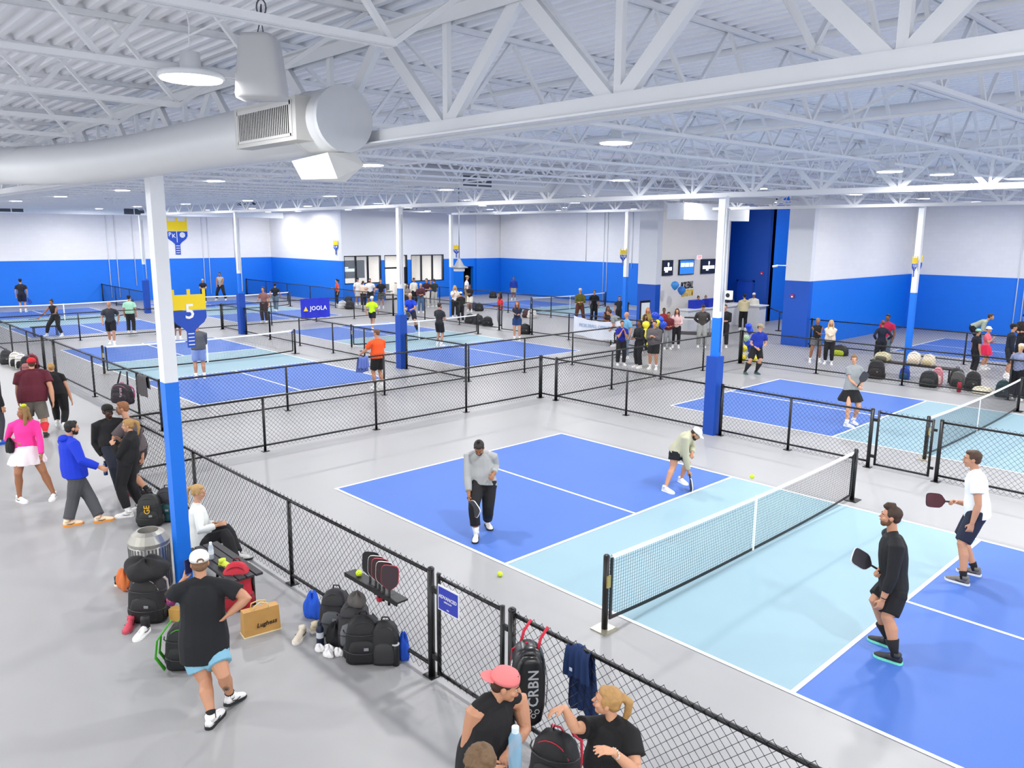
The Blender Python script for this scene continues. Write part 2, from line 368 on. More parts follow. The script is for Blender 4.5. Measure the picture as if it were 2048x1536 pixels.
# ---------------------------------------------------------------- nets
def net():
    t = thing('pickleball_net', '', 'net'); W = 6.8; y0 = -.37; y1 = 6.46
    for s, y in ((-1, y0), (1, y1)):
        p = MB(); p.tube([(0, y, 0), (0, y, .93)], .038, 12).ball((0, y, .93), (.038, .038, .02)); o = p.build('net_post', BLACK, t, True)
        MB().box((0, y, .008), (.24, .24, .014), PI / 4 * 0).build('base_plate', mat('b9b4a0', .35, .6) if s < 0 else BLACK, o)
        if s < 0: MB().box((.042, y, .62), (.02, .055, .15)).build('brass_winder', mat('c8b06a', .35, .7), o)
    def top(y): u = (y - y0) / (y1 - y0) * 2 - 1; return .864 + .05 * u * u
    def bot(y): u = (y - y0) / (y1 - y0) * 2 - 1; return .03 + .075 * (abs(u) ** 3)
    a, b = y0 + .1, y1 - .1; n = 24; ys = [a + (b - a) * k / n for k in range(n + 1)]
    m = MB()
    for k in range(n): m.bar((0, ys[k], top(ys[k]) - .025), (0, ys[k + 1], top(ys[k + 1]) - .025), .012, .052)
    m.build('white_top_tape', NETW, t)
    m = MB()
    for k in range(n): m.bar((0, ys[k], bot(ys[k]) + .02), (0, ys[k + 1], bot(ys[k + 1]) + .02), .008, .045)
    m.bar((0, a, .1), (0, a, .88), .02, .04, V((0, 1, 0))).bar((0, b, .1), (0, b, .88), .02, .04, V((0, 1, 0)))
    m.build('black_hem_band', BLACK, t)
    m = MB(); r = .0023; N = int((b - a) / .045)
    for k in range(1, N):
        y = a + (b - a) * k / N; m.tube([(0, y, bot(y) + .02), (0, y, top(y) - .03)], r, 3, False)
    for j in range(1, 18):
        f = j / 18; m.tube([(0, y, (bot(y) + .03) * (1 - f) + (top(y) - .05) * f) for y in ys], r, 3, False)
    m.build('netting', BLACK, t)
    MB().box((0, (y0 + y1) / 2, .45), (.014, .05, .85)).build('centre_strap', NETW, t)
    m = MB()
    for k in range(9):
        z = .15 + k * .085
        for yy, s in ((y0, 1), (y1, -1)): m.tube([(0, yy + s * .03, z), (0, yy + s * .1, z + .04)], .003, 4); m.tube([(0, yy + s * .03, z + .04), (0, yy + s * .1, z + .085)], .003, 4)
    m.build('lacing_cord', BLACK, t)
    return t
n0 = net()
nl = ['net with white tape across the nearest court', 'net across the court behind the nearest one, at right', 'net on the court behind the number 5 sign', 'net on the court with the neon yellow player', 'net on the far left court', 'net on the far court left of the purple banner', 'net on the far court beyond the office doorway']
for i, (c, lb) in enumerate(zip([courts[0], courts[1], courts[2], courts[3], courts[4], courts[5], courts[7]], nl)):
    loc = (c[0] + CL / 2, c[1], 0)
    if i == 0: n0.location = loc; n0['label'] = lb
    else: copy_tree(n0, loc=loc, label=lb)
# ---------------------------------------------------------------- chain-link fences
FH = 1.2
def chainlink(L, h0, h1, pitch=.1, r=.0027, name='chain_link_mesh', parent=None):
    m = MB(); H = h1 - h0; k = -int(H / pitch) - 1
    while k * pitch < L + H:
        x = k * pitch
        for s in (1, -1):
            a, b = (x, x + H) if s > 0 else (x + H, x); za, zb = h0, h1
            if s > 0:
                xa, xb = x, x + H; t0 = max(0, -xa / H); t1 = min(1, (L - xa) / H)
            else:
                xa, xb = x + H, x; t0 = max(0, (xa - L) / H); t1 = min(1, xa / H)
            if t1 - t0 > .02:
                p = V((xa + (xb - xa) * t0, s * .0022, h0 + H * t0)); q = V((xa + (xb - xa) * t1, s * .0022, h0 + H * t1))
                m.tube([p, q], r, 3, False)
        k += 1
    return m.build(name, BLACK, parent)
def fence(p0, p1, posts, label, ends=(1, 1), pitch=.1, name='chain_link_fence', group=None, r=.0027):
    p0 = V((*p0, 0)); p1 = V((*p1, 0)); d = p1 - p0; L = d.length; rz = math.atan2(d.y, d.x)
    t = thing(name, label, 'fence', p0, rz, group)
    chainlink(L, .03, FH + .035, pitch, r, parent=t)
    MB().tube([(0, .02, FH - .03), (L, .02, FH - .03)], .021, 10).build('top_rail', BLACK, t, True)
    MB().tube([(0, .02, .13), (L, .02, .13)], .021, 10).build('bottom_rail', BLACK, t, True)
    pm = None
    for i, x in enumerate(posts):
        end = (i == 0 and ends[0]) or (i == len(posts) - 1 and ends[1]); rr = .038 if end else .028
        p = MB(); p.tube([(x, .02, 0), (x, .02, FH - (0 if end else .03))], rr, 12)
        if end: p.ball((x, .02, FH + .005), (.04, .04, .03), 12, 6)
        o = p.build('fence_post', BLACK, t, True)
        MB().box((x, .02, .006), (.15, .13, .012)).build('foot_plate', BLACK, o)
    return t
def gate(p0, p1, label):
    p0 = V((*p0, 0)); p1 = V((*p1, 0)); d = p1 - p0; L = d.length; rz = math.atan2(d.y, d.x)
    t = thing('chain_link_gate', label, 'gate', p0, rz)
    m = MB(); m.tube([(.03, .02, .07), (.03, .02, FH)], .024, 10).tube([(L - .03, .02, .07), (L - .03, .02, FH)], .024, 10).tube([(.03, .02, FH - .04), (L - .03, .02, FH - .04)], .02, 10).tube([(.03, .02, .09), (L - .03, .02, .09)], .02, 10)
    m.build('gate_frame', BLACK, t, True); chainlink(L - .08, .07, FH + .03, parent=t).location = (.04, 0, 0)
    for z in (.25, 1.0): MB().box((-.03, .02, z), (.09, .04, .06)).build('hinge', BLACK, t); MB().box((L + .02, .02, z), (.07, .03, .05)).build('latch', BLACK, t)
    return t
def lin_posts(L, n): return [L * k / n for k in range(n + 1)]
# aisle beside the nearest court
fence((-3.2, -2.5), (6.1, -2.5), [0, 3.15, 6.28, 9.3], 'chain-link fence left of the nearest court, along the bags and seated woman')
gate((6.2, -2.5), (7.22, -2.5), 'chain-link gate with the blue ADVANCED sign')
fence((7.32, -2.5), (14.4, -2.5), [0, 3.6, 7.08], 'chain-link fence at lower right with the hanging black bag and navy jacket')
fence((-3.2, 8.62), (-3.2, -2.5), [0, 2.76, 5.56, 8.38, 11.12], 'chain-link fence behind the nearest court, near side of the aisle')
fence((-6.4, -.72), (-6.4, 18.5), [0, 3.2, 6.24, 9.43, 11.9, 14.3, 16.8, 19.22], 'chain-link fence on the far side of the aisle, behind the player in orange')
fence((-2.65, 8.7), (2.2, 8.7), [0, 2.5, 4.85], 'chain-link fence left of the padded column beside the nearest court')
fence((2.6, 8.7), (6.05, 8.7), [.03, 1.72, 3.45], 'chain-link fence right of the padded column beside the nearest court')
gate((6.15, 8.7), (7.22, 8.7), 'chain-link gate behind the nearest net, at right')
fence((7.34, 8.7), (14.6, 8.7), [0, 3.6, 7.26], 'chain-link fence behind the man in the white tee')
fence((-2.62, 8.72), (-2.62, 18.5), [0, 2.45, 4.95, 7.4, 9.78], 'chain-link fence in front of the standing group at centre right')
fence((-3.2, 8.66), (-2.62, 8.66), [.0, .58], 'short length of chain-link fence joining two corner posts')
fence((-2.6, 18.55), (12.5, 18.55), [0, 2.85, 5.66, 8.6, 11.7, 15.1], 'chain-link fence behind the woman in a black skirt, in front of the bags')
# court rows further back
fence((-24.45, -.72), (-16.9, -.72), [0, 3.1, 5.5, 7.55], 'chain-link fence at far left beside the pile of bags')
gate((-16.8, -.72), (-15.6, -.72), 'chain-link gate at the far left walkway')
fence((-15.5, -.72), (-6.4, -.72), [0, 3.9, 7.5, 9.1], 'chain-link fence with the hanging black and pink backpack and grey jacket')
fence((-39.5, -.72), (-24.5, -.72), [0, 3, 6, 9, 12, 15], 'chain-link fence along the walkway, farthest left')
fence((-24.45, 8.6), (-24.45, -.72), [0, 3.05, 6.2, 9.32], 'chain-link fence between the far left court and the court behind the number 5 sign')
fence((-24.45, 8.65), (-24.45, 18.5), [0, 2.5, 5, 7.3, 9.85], 'chain-link fence carrying the purple banner')
fence((-22, 8.6), (-24.45, 8.6), [0.2, 2.45], 'short chain-link fence left of the fourth padded column')
fence((-22, 8.6), (-19.6, 8.6), [0.1, 2.4], 'short chain-link fence right of the fourth padded column')
fence((-19.6, 8.6), (-10.05, 8.6), [0, 2.6, 5.2, 7.4, 9.5], 'chain-link fence between the middle courts, left of the padded column')
fence((-9.65, 8.6), (-6.4, 8.6), [0.05, 3.2], 'chain-link fence between the middle courts, right of the padded column')
fence((-43.1, 8.8), (-34.7, 8.6), [0, 2.8, 5.6, 8.3], 'chain-link fence against the far left blue wall')
fence((-43.1, 18.6), (-24.45, 18.5), [0, 3.1, 6.2, 9.3, 12.4, 15.5, 18.6], 'chain-link fence along the far blue wall, left of the office')
fence((-24.45, 18.5), (-15.6, 18.5), [0, 2.9, 5.8, 8.8], 'chain-link fence in front of the office crowd')
gate((-15.5, 18.5), (-13.5, 18.5), 'chain-link gate beside the woman in red')
fence((-13.4, 18.5), (-6.5, 18.5), [0, 2.3, 4.7, 6.9], 'chain-link fence with the white printed banner')
fence((-33.1, 24.7), (-12.6, 24.7), [2, 5, 8, 11.5, 15, 18, 20.4], 'chain-link fence in front of the far court beyond the doorway')
fence((-3.0, 24.6), (12.5, 24.6), [0.1, 3, 6, 9, 12], 'chain-link fence in front of the far right court')

# ---------------------------------------------------------------- cross bridging between the joists
for k, (y0, f) in enumerate([(y, f) for y in (-15.7, -3.5, 8.65, 20.9) for f in (.33, .67)]):
    if y0 < -10 and f < .5: continue
    y = y0 + SP * f + .35; zt = deck_z(y) - .05; zb = deck_z(y) - .61; x = 2.25 - 29 * SP / 8
    if y > 22: x = 2.25 - 22 * SP / 8
    m = MB()
    while x < 15: x1 = x + SP / 8; m.bar((x, y, zt), (x1, y + .03, zb), .025, .025).bar((x, y + .03, zb), (x1, y, zt), .025, .025); x = x1
    x0 = 2.25 - (22 if y > 22 else 29) * SP / 8; m.bar((x0, y + .06, zb + .02), (15, y + .06, zb + .02), .03, .03)
    o = m.build('cross_bridging', STEEL); tag(o, 'row of steel cross bridging between the roof joists, %s row going away from the camera' % ['', 'first', 'second', 'third', 'fourth', 'fifth', 'sixth', 'seventh'][k], 'bracing')
# ---------------------------------------------------------------- people
def remesh(o, vox, it=3):
    m = o.modifiers.new('r', 'REMESH'); m.mode = 'VOXEL'; m.voxel_size = vox; m.use_smooth_shade = True
    if it:
        m = o.modifiers.new('s', 'SMOOTH'); m.factor = 0.5; m.iterations = it
def rot2(v, deg):
    a = math.radians(deg); c, s = math.cos(a), math.sin(a); return V((v.x * c - v.y * s, v.x * s + v.y * c, 0))
def ik(a, b, l1, l2, pole):
    d = b - a; L = d.length
    if L > (l1 + l2) * .995: k = L / ((l1 + l2) * .995); l1 *= k; l2 *= k
    d.normalize(); x = (l1 * l1 - l2 * l2 + L * L) / (2 * L); h = math.sqrt(max(0, l1 * l1 - x * x))
    p = pole - d * pole.dot(d)
    if p.length < 1e-3: p = V((0, 0, 1)) - d * d.z
    return a + d * x + p.normalized() * h
def lerp(a, b, t): return a + (b - a) * t
def along(pts, t):       # point at fraction t of a polyline with len(pts)-1 equal-weighted spans
    n = len(pts) - 1; k = min(int(t * n), n - 1); return lerp(pts[k], pts[k + 1], t * n - k)
def hand(mb, w, d, n, right, curl, s, thumb=.5):
    d = d.normalized(); n = (n - d * n.dot(d)).normalized(); t = d.cross(n) * (1 if right else -1)
    def q(a, b, c): return w + (d * a + t * b + n * c) * s
    rg = []
    for a, wd, th in ((-.01, .026, .02), (.02, .034, .018), (.055, .04, .016), (.088, .04, .013)):
        rg.append([q(a, wd * math.cos(2 * PI * i / 10), th * math.sin(2 * PI * i / 10)) for i in range(10)])
    if not right: rg = [r[::-1] for r in rg]
    mb.loft(rg)
    for b, L, r in ((.029, .068, .0095), (.01, .077, .0098), (-.01, .072, .0095), (-.029, .056, .0085)):
        p0 = (.08, b, 0); a1 = curl * .9; a2 = curl * 2.2
        p1 = (.08 + L * .45 * math.cos(a1), b * (1.3 - .2 * curl), L * .45 * math.sin(a1)); p2 = (p1[0] + L * .55 * math.cos(a2), b * (1.65 - .6 * curl), p1[2] + L * .55 * math.sin(a2))
        mb.tube([q(*p0), q(*p1), q(*p2)], [r * s * 1.08, r * s, r * s * .85], 7)
    mb.tube([q(.018, .026, .004), q(.05, .052, .012 + .02 * curl), q(.078, .058 - .02 * curl, .018 + .035 * curl)], [.013 * s, .0115 * s, .009 * s], 7)
def head_pt(C, R, s):
    return lambda x, y, z: C + R @ (V((x, y, z)) * s)
def shoe(root, an, f, s, col, sole, heel=0.0, pitch=0.0):
    f = f.normalized(); r = V((f.y, -f.x, 0)); gz = heel
    up = V((0, 0, 1))
    if pitch:
        a = math.radians(pitch); ff = f * math.cos(a) - up * math.sin(a); up = up * math.cos(a) + f * math.sin(a); f = ff
    base = V((an.x, an.y, gz))
    def q(x, y, z): return base + (r * x + f * y + up * z) * s
    yy = [-.075, -.06, -.02, .04, .1, .15, .185, .205]; ww = [.022, .034, .037, .038, .046, .047, .038, .018]; hh = [.07, .085, .098, .085, .062, .048, .038, .026]
    rg = []
    for y, w_, h in zip(yy, ww, hh):
        rg.append([q(w_ * math.cos(a), y, .022 + (h - .01) * max(0, math.sin(a)) ** .8 if math.sin(a) > 0 else .02) for a in [2 * PI * i / 14 for i in range(14)]])
    mb = MB(); mb.loft(rg); mb.tube([q(0, -.02, .07), q(0, -.025, .115)], .044 * s, 12)
    o = mb.build('shoe', col, root, True, world=True)
    sb = MB(); pts = []
    for y, w_ in zip(yy, ww): pts.append((w_ + .006, y))
    out = [(.012, -.084)] + pts + [(0.0, .215)] + [(-a, b) for a, b in pts[::-1]] + [(-.012, -.084)]
    k = len(out); sb.add([q(a, b, 0) for a, b in out] + [q(a * .98, b, .028) for a, b in out], [tuple(range(k)), tuple(range(k, 2 * k))[::-1]] + [(i, k + i, k + (i + 1) % k, (i + 1) % k) for i in range(k)])
    sb.build('shoe_sole', sole, o, world=True)
    if depth(base) < 14:
        lc = MB()
        for k_ in range(4): yy_ = .045 + k_ * .026; zz_ = .083 - k_ * .012; lc.tube([q(-.026, yy_, zz_ - .004), q(0, yy_ + .006, zz_ + .003), q(.026, yy_, zz_ - .004)], .0035 * s, 5)
        lc.build('shoelaces', mat('c8c4c0', .8), o, world=True)
        sw = MB()
        for sg in (-1, 1): sw.tube([q(sg * .041, -.03, .045), q(sg * .045, .03, .036), q(sg * .047, .075, .052)], .0045 * s, 5)
        sw.build('side_stripe', DARK, o, world=True)
    return o
POSES = {
 'stand': dict(fl=(-.12, .02), fr=(.12, -.02), wl=(-.25, .06, .83), wr=(.25, .06, .83)),
 'cross': dict(fl=(-.12, .02), fr=(.12, -.02), wl=(.09, .22, 1.2), wr=(-.09, .24, 1.16)),
 'hold': dict(fl=(-.12, .02), fr=(.12, -.02), wl=(-.08, .3, 1.1), wr=(.08, .3, 1.08)),
 'chat': dict(fl=(-.12, .02), fr=(.12, -.02), wl=(-.25, .05, .84), wr=(.16, .3, 1.15)),
 'phone': dict(fl=(-.12, .02), fr=(.12, -.02), wl=(-.12, .26, 1.15), wr=(.06, .26, 1.3)),
 'ready': dict(fl=(-.27, .05), fr=(.27, -.05), pel=(0, -.1, .84), lean=.28, wl=(-.1, .42, .98), wr=(.16, .42, .98)),
 'wide': dict(fl=(-.3, .05), fr=(.3, -.05), pel=(0, -.02, .88), lean=.1, wl=(-.1, .35, .9), wr=(.1, .35, .88)),
 'hips': dict(fl=(-.12, .02), fr=(.12, -.02), wl=(-.19, -.02, 1.0), wr=(.19, -.02, 1.0)),
 'bend': dict(fl=(-.16, .05), fr=(.16, -.05), pel=(0, -.18, .86), lean=1.05, wl=(-.12, .3, .62), wr=(.12, .3, .62)),
 'walk': dict(fl=(-.1, .28), fr=(.1, -.26), wl=(-.26, -.08, .88), wr=(.26, .2, .9)),
}
SKIN = {'l': 'c08b6c', 'f': 'cc9878', 't': '9c6848', 'd': '40281c', 'm': '74492f'}
def height_at(B, v):
    lo, hi = 1.0, 2.2
    for _ in range(30):
        m = (lo + hi) / 2; d = V((B.x, B.y, m)) - CAM; vv = 768 - F_PX * d.dot(UP) / d.dot(FW)
        if vv > v: lo = m
        else: hi = m
    return lo
def person(label, u=None, v=None, hv=None, H=1.75, hd=180, pose='stand', top='white', sleeve=.5, bottom='shorts', bc='14161c', bl=None, skin='l',
           hair=('short', '3a2a20'), hat=None, beard=None, shoes=('f0eeea', 'ffffff'), socks=('f4f4f4', .1), px=None, fem=False, look=None, tilt=0, loose=1.0,
           hem=None, base=None, build=1.0, curl=(.35, .35), palm=(None, None), face=True, vox=None, name='person', collar=None, toes=(None, None), heels=(0, 0), pitch=(0, 0), **over):
    kp = dict(POSES[pose]); kp.update(over); px = px or {}
    if base is not None: B = V((*base, 0))
    elif u is not None: B = at(u, v)
    else: B = (at(*px['fl'][:2]) + at(*px['fr'][:2])) / 2
    if hv is not None: H = min(1.93, max(1.52, height_at(B, hv) / (.88 if pose in ('ready', 'wide') else .72 if pose == 'bend' else 1.0)))
    s = H / 1.75
    vd = V((B.x - CAM.x, B.y - CAM.y, 0)).normalized()
    fr_ = rot2(vd, -hd); rt_ = V((fr_.y, -fr_.x, 0)); Z = V((0, 0, 1)); D = depth(B)
    def L(p): return B + (rt_ * p[0] + fr_ * p[1] + Z * (p[2] if len(p) > 2 else 0)) * s
    def J(k, default=None):
        if k in px:
            q = px[k]
            if k in ('fl', 'fr') and len(q) == 2: return at(*q)
            return atd(q[0], q[1], D + (q[2] if len(q) > 2 else 0))
        if k in kp: return L(kp[k])
        return default
    FL, FR = J('fl'), J('fr')
    aL = V((FL.x, FL.y, FL.z + .095 * s + heels[0])); aR = V((FR.x, FR.y, FR.z + .095 * s + heels[1]))
    PEL = J('pel', (FL + FR) / 2 + Z * .93 * s - Z * FL.z * .5)
    lean = kp.get('lean', .03); side = kp.get('side', 0)
    spine = .50 * s
    NECK = J('neck', PEL + (Z * math.cos(lean) + fr_ * math.sin(lean) + rt_ * side) * spine)
    sd = (NECK - PEL).normalized()
    if 'pel' in px and 'kl' not in px:
        for _ in range(14):
            if max((a - (PEL + rt_ * k)).length for a, k in ((aL, -.09 * s), (aR, .09 * s))) < .82 * s and (NECK - PEL).length > .42 * s: PEL = PEL + Z * .012
            else: break
    sd = (NECK - PEL).normalized()
    HEAD = J('head', NECK + (sd * .55 + Z * .45 + fr_ * .12).normalized() * .215 * s)
    sh = kp.get('shd', 0)                      # extra turn of the shoulders, degrees
    fs = rot2(fr_, -sh); rs = V((fs.y, -fs.x, 0))
    hw = (.175 if fem else .2) * s * (build ** .5); hh = (.09 if fem else .085) * s
    drop = sd * -.055 * s
    shL = NECK - rs * hw + drop; shR = NECK + rs * hw + drop
    if 'shl' in px: shL = J('shl')
    if 'shr' in px: shR = J('shr')
    hiL = PEL - rt_ * hh; hiR = PEL + rt_ * hh
    fwd = fr_ + Z * .1
    knL = J('kl') or ik(hiL, aL, .44 * s, .41 * s, fwd - rt_ * .15); knR = J('kr') or ik(hiR, aR, .44 * s, .41 * s, fwd + rt_ * .15)
    wL, wR = J('wl'), J('wr')
    elL = J('el') or ik(shL, wL, .30 * s, .26 * s, -fs * .7 - rs * .6 - Z * .5); elR = J('er') or ik(shR, wR, .30 * s, .26 * s, -fs * .7 + rs * .6 - Z * .5)
    t = thing(name, label, 'person', (B.x, B.y, 0))
    near = D < 15; vx = vox or (.0058 if D < 7.5 else .0075 if D < 13 else .013 if D < 24 else .018)
    sk = mat(SKIN.get(skin, skin), .55, var=.05, scale=14)
    # head frame
    lk = rot2(vd, -(look if look is not None else hd - sh * 0)); tl = math.radians(tilt)
    hf = (lk * math.cos(tl) - Z * math.sin(tl)).normalized(); hr = V((lk.y, -lk.x, 0)); hu = hr.cross(hf)
    R = M4(((hr.x, hf.x, hu.x), (hr.y, hf.y, hu.y), (hr.z, hf.z, hu.z))); hs = s * (.97 if fem else 1.0)
    q = head_pt(HEAD, R, hs)
    b = MB()
    # torso
    def torso(mb, t0, t1, k=1.0, gf=0.0, n=16, flare=0.0):
        prof = [(-.12, .11, .085), (0.0, .158, .112), (.14, .15, .11), (.34, .128, .098), (.6, .152, .112), (.8, .165, .108), (.93, .14, .085), (1.0, .075, .065)]
        if fem: prof = [(-.12, .11, .09), (0.0, .165, .118), (.14, .155, .112), (.38, .118, .092), (.62, .138, .118), (.8, .145, .1), (.93, .12, .078), (1.0, .065, .06)]
        rg = []; N = 11
        for i in range(N + 1):
            f = t0 + (t1 - t0) * i / N
            f = min(max(f, -.12), 1.0)
            for j in range(len(prof) - 1):
                if prof[j][0] <= f <= prof[j + 1][0] + 1e-6: break
            a, c = prof[j], prof[j + 1]; g = (f - a[0]) / (c[0] - a[0]); wv = a[1] + (c[1] - a[1]) * g; dv = a[2] + (c[2] - a[2]) * g
            if k > 1 or gf: dv = max(dv, .095 * min(1, (1.05 - f) * 6)); wv = max(wv, .135 * min(1, (1.05 - f) * 6)) if loose > 1.05 else wv
            if k == 1.0 and gf > .013 and f < .72 and loose > 1.05: wv = max(wv, .155 + .022 * min(1, max(0, (.45 - f) * 4))); dv = max(dv, .11 + .02 * min(1, max(0, (.45 - f) * 4)))
            bl_ = 1 + (build - 1) * (1 - abs(f - .35)) ; mulw = k * bl_ * (1 + flare * (1 - f)); 
            ff = min(max(f, 0), 1); ax = lerp(rt_, rs, ff).normalized(); ctr = lerp(PEL, NECK, f) if f <= 1 else NECK
            fx = sd.cross(ax) * -1; fx = (Z * 0 + ax.cross(sd)) * -1
            fx.normalize(); bulge = .012 * math.sin(PI * min(max(f, 0), 1)) 
            rg.append([ctr + ax * ((wv + gf) * mulw * s * math.cos(2 * PI * m / n)) + fx * (((dv + gf) * mulw * s) * math.sin(2 * PI * m / n)) for m in range(n)])
        mb.loft(rg)
    torso(b, -.12, .93)
    b.tube([NECK - sd * .05 * s, lerp(NECK, HEAD, .45), HEAD - hu * .03 * s - hf * .015 * s], [.055 * s, .052 * s, .05 * s] if not fem else [.052 * s, .043 * s, .043 * s], 12)
    for S_ in (shL, shR): b.tube([lerp(NECK, HEAD, .08), lerp(NECK, S_, .45) + sd * .006 * s, S_ + sd * .005 * s], [.032 * s, .04 * s, .04 * s], 10)
    def limb(mb, P, r, n=12): mb.tube([V(p) for p in P], [x * s for x in r], n)
    ab = 1.0 if fem else 1.15; ab *= build ** .5
    for S_, E_, W_ in ((shL, elL, wL), (shR, elR, wR)):
        limb(b, [lerp(S_, NECK, .35), S_, lerp(S_, E_, .35), lerp(S_, E_, .8), E_, lerp(E_, W_, .3), lerp(E_, W_, .75), W_], [.045 * ab, .052 * ab, .046 * ab, .038 * ab, .035 * ab, .038 * ab, .028 * ab, .023 * ab])
    lb = build ** .6 * (1.06 if fem else 1.0)
    for Hp, K, A in ((hiL, knL, aL), (hiR, knR, aR)):
        back = (K - (Hp + A) / 2); back = -(back - (A - Hp).normalized() * back.dot((A - Hp).normalized())); back = back.normalized() * .018 * s if back.length > .01 else -fr_ * .018 * s
        limb(b, [Hp + Z * .03 * s, lerp(Hp, K, .12), lerp(Hp, K, .5), lerp(Hp, K, .88), K, lerp(K, A, .12) + back * .4, lerp(K, A, .32) + back, lerp(K, A, .65) + back * .4, lerp(K, A, .92), A - Z * .03 * s], [x * lb for x in (.085, .093, .08, .062, .058, .054, .06, .044, .034, .036)])
    for i, (E_, W_, right) in enumerate(((elL, wL, False), (elR, wR, True))):
        d = (W_ - E_).normalized(); n_ = palm[i]
        if n_ is None: n_ = (rs if not right else -rs) + fs * .2 + (Z * -.6 if abs(d.z) < .6 else Z * 0)
        else: n_ = rs * n_[0] + fs * n_[1] + Z * n_[2]
        hd_ = over.get('hand%d' % i); d2 = (rs * hd_[0] + fs * hd_[1] + Z * hd_[2]) if hd_ else d
        if D < 30: hand(b, W_, d2, n_, right, curl[i], s * (.92 if fem else 1.0))
        else: b.ball(W_ + d * .05 * s, .045 * s, 8, 6)
    # head
    b.ball(q(0, -.012, .028), (.074 * hs, .092 * hs, .086 * hs), 16, 12, R); b.ball(q(0, .018, -.025), (.06 * hs, .07 * hs, .085 * hs), 14, 10, R)
    b.ball(q(0, .048, -.085), (.034 * hs, .03 * hs, .028 * hs), 10, 8, R); b.ball(q(0, .07, .02), (.046 * hs, .018 * hs, .014 * hs), 10, 6, R)
    b.tube([q(0, .082, .012), q(0, .1, -.018), q(0, .104, -.03)], [.008 * hs, .011 * hs, .014 * hs], 8)
    if near: b.ball(q(0, .08, -.055), (.024 * hs, .014 * hs, .012 * hs), 8, 6, R)
    for x in (-1, 1):
        b.ball(q(x * .074, -.008, -.008), (.012 * hs, .019 * hs, .03 * hs), 8, 6, R)
        if near: b.ball(q(x * .04, .055, -.03), (.02 * hs, .025 * hs, .02 * hs), 8, 6, R)
    o = b.build('body', sk, t, True, world=True); remesh(o, vx, 2)
    if near and face:
        for x in (-1, 1):
            e = MB(); e.ball(q(x * .03, .0745, .0), (.013 * hs, .009 * hs, .0052 * hs), 10, 8, R); eo = e.build('eye', mat('b8aca4', .3), t, True, world=True)
            e = MB(); e.ball(q(x * .03, .0815, .0), (.0066 * hs, .0035 * hs, .0056 * hs), 8, 6, R); e.build('iris', mat('2a1a12', .2), eo, True, world=True)
            e = MB(); e.tube([q(x * .014, .089, .02), q(x * .032, .086, .026), q(x * .05, .072, .02)], [.003 * hs, .004 * hs, .0025 * hs], 6); e.build('eyebrow', mat(hair[1] if hair else '3a2a20', .8), t, True, world=True)
        e = MB(); e.tube([q(-.022, .083, -.055), q(-.008, .0935, -.052), q(.008, .0935, -.052), q(.022, .083, -.055)], [.003 * hs, .0055 * hs, .0055 * hs, .003 * hs], 6); e.build('lips', mat('b5685e', .5), t, True, world=True)
    elif D < 24 and face:
        for x in (-1, 1):
            e = MB(); e.ball(q(x * .03, .079, .0), (.012 * hs, .008 * hs, .006 * hs), 8, 6, R); e.build('eye', mat('3a2c26', .3), t, True, world=True)
    # hair
    if hair:
        hm = mat(hair[1], .65, var=.25, scale=40, bump=.3); st = hair[0]; h = MB()
        if st != 'bald':
            h.ball(q(0, -.024, .042), (.081 * hs, .093 * hs, .083 * hs), 16, 12, R); h.ball(q(0, -.055, -.005), (.07 * hs, .055 * hs, .06 * hs), 12, 8, R)
            if st in ('short', 'quiff'):
                for x in (-1, 1): h.ball(q(x * .062, -.005, .03), (.017 * hs, .045 * hs, .035 * hs), 8, 6, R)
                if st == 'quiff': h.tube([q(.02, -.02, .11), q(-.01, .05, .118), q(-.03, .085, .1)], [.045 * hs, .038 * hs, .02 * hs], 10)
                else: h.ball(q(0, .03, .085), (.06 * hs, .05 * hs, .033 * hs), 12, 6, R)
            else:
                h.ball(q(0, .022, .078), (.066 * hs, .055 * hs, .036 * hs), 12, 6, R)
                for x in (-1, 1): h.ball(q(x * .064, -.002, .02), (.02 * hs, .045 * hs, .05 * hs), 8, 6, R)
            if st == 'long':
                h.tube([q(0, -.05, .05), q(0, -.075, -.06), q(0, -.085, -.2), q(0, -.07, -.34)], [.075 * hs, .085 * hs, .085 * hs, .04 * hs], 12, flat=.55, up=hf)
                for x in (-1, 1): h.tube([q(x * .06, -.01, .06), q(x * .085, .0, -.05), q(x * .095, .02, -.18), q(x * .085, .045, -.3)], [.03 * hs, .035 * hs, .035 * hs, .015 * hs], 8)
            if st == 'pony':
                h.ball(q(0, -.108, .07), .028 * hs, 8, 6); h.tube([q(0, -.11, .07), q(0, -.16, .04), q(.01, -.165, -.06), q(.0, -.13, -.2)], [.025 * hs, .034 * hs, .03 * hs, .008 * hs], 10)
            if st == 'curly':
                rr_ = random.Random(3)
                for i in range(110):
                    zz = rr_.uniform(-.25, 1); aa = rr_.uniform(0, 6.28); k_ = math.sqrt(1 - zz * zz); h.ball(q(.084 * k_ * math.cos(aa), -.026 + .096 * k_ * math.sin(aa), .042 + .09 * zz), .013 * hs, 6, 5)
            if st == 'bun': h.ball(q(0, -.075, .12), .035 * hs, 10, 8)
            if st == 'lowbun': h.ball(q(0, -.11, .03), .045 * hs, 10, 8)
            o = h.build('hair', hm, t, True, world=True); remesh(o, max(vx, .009), 1)
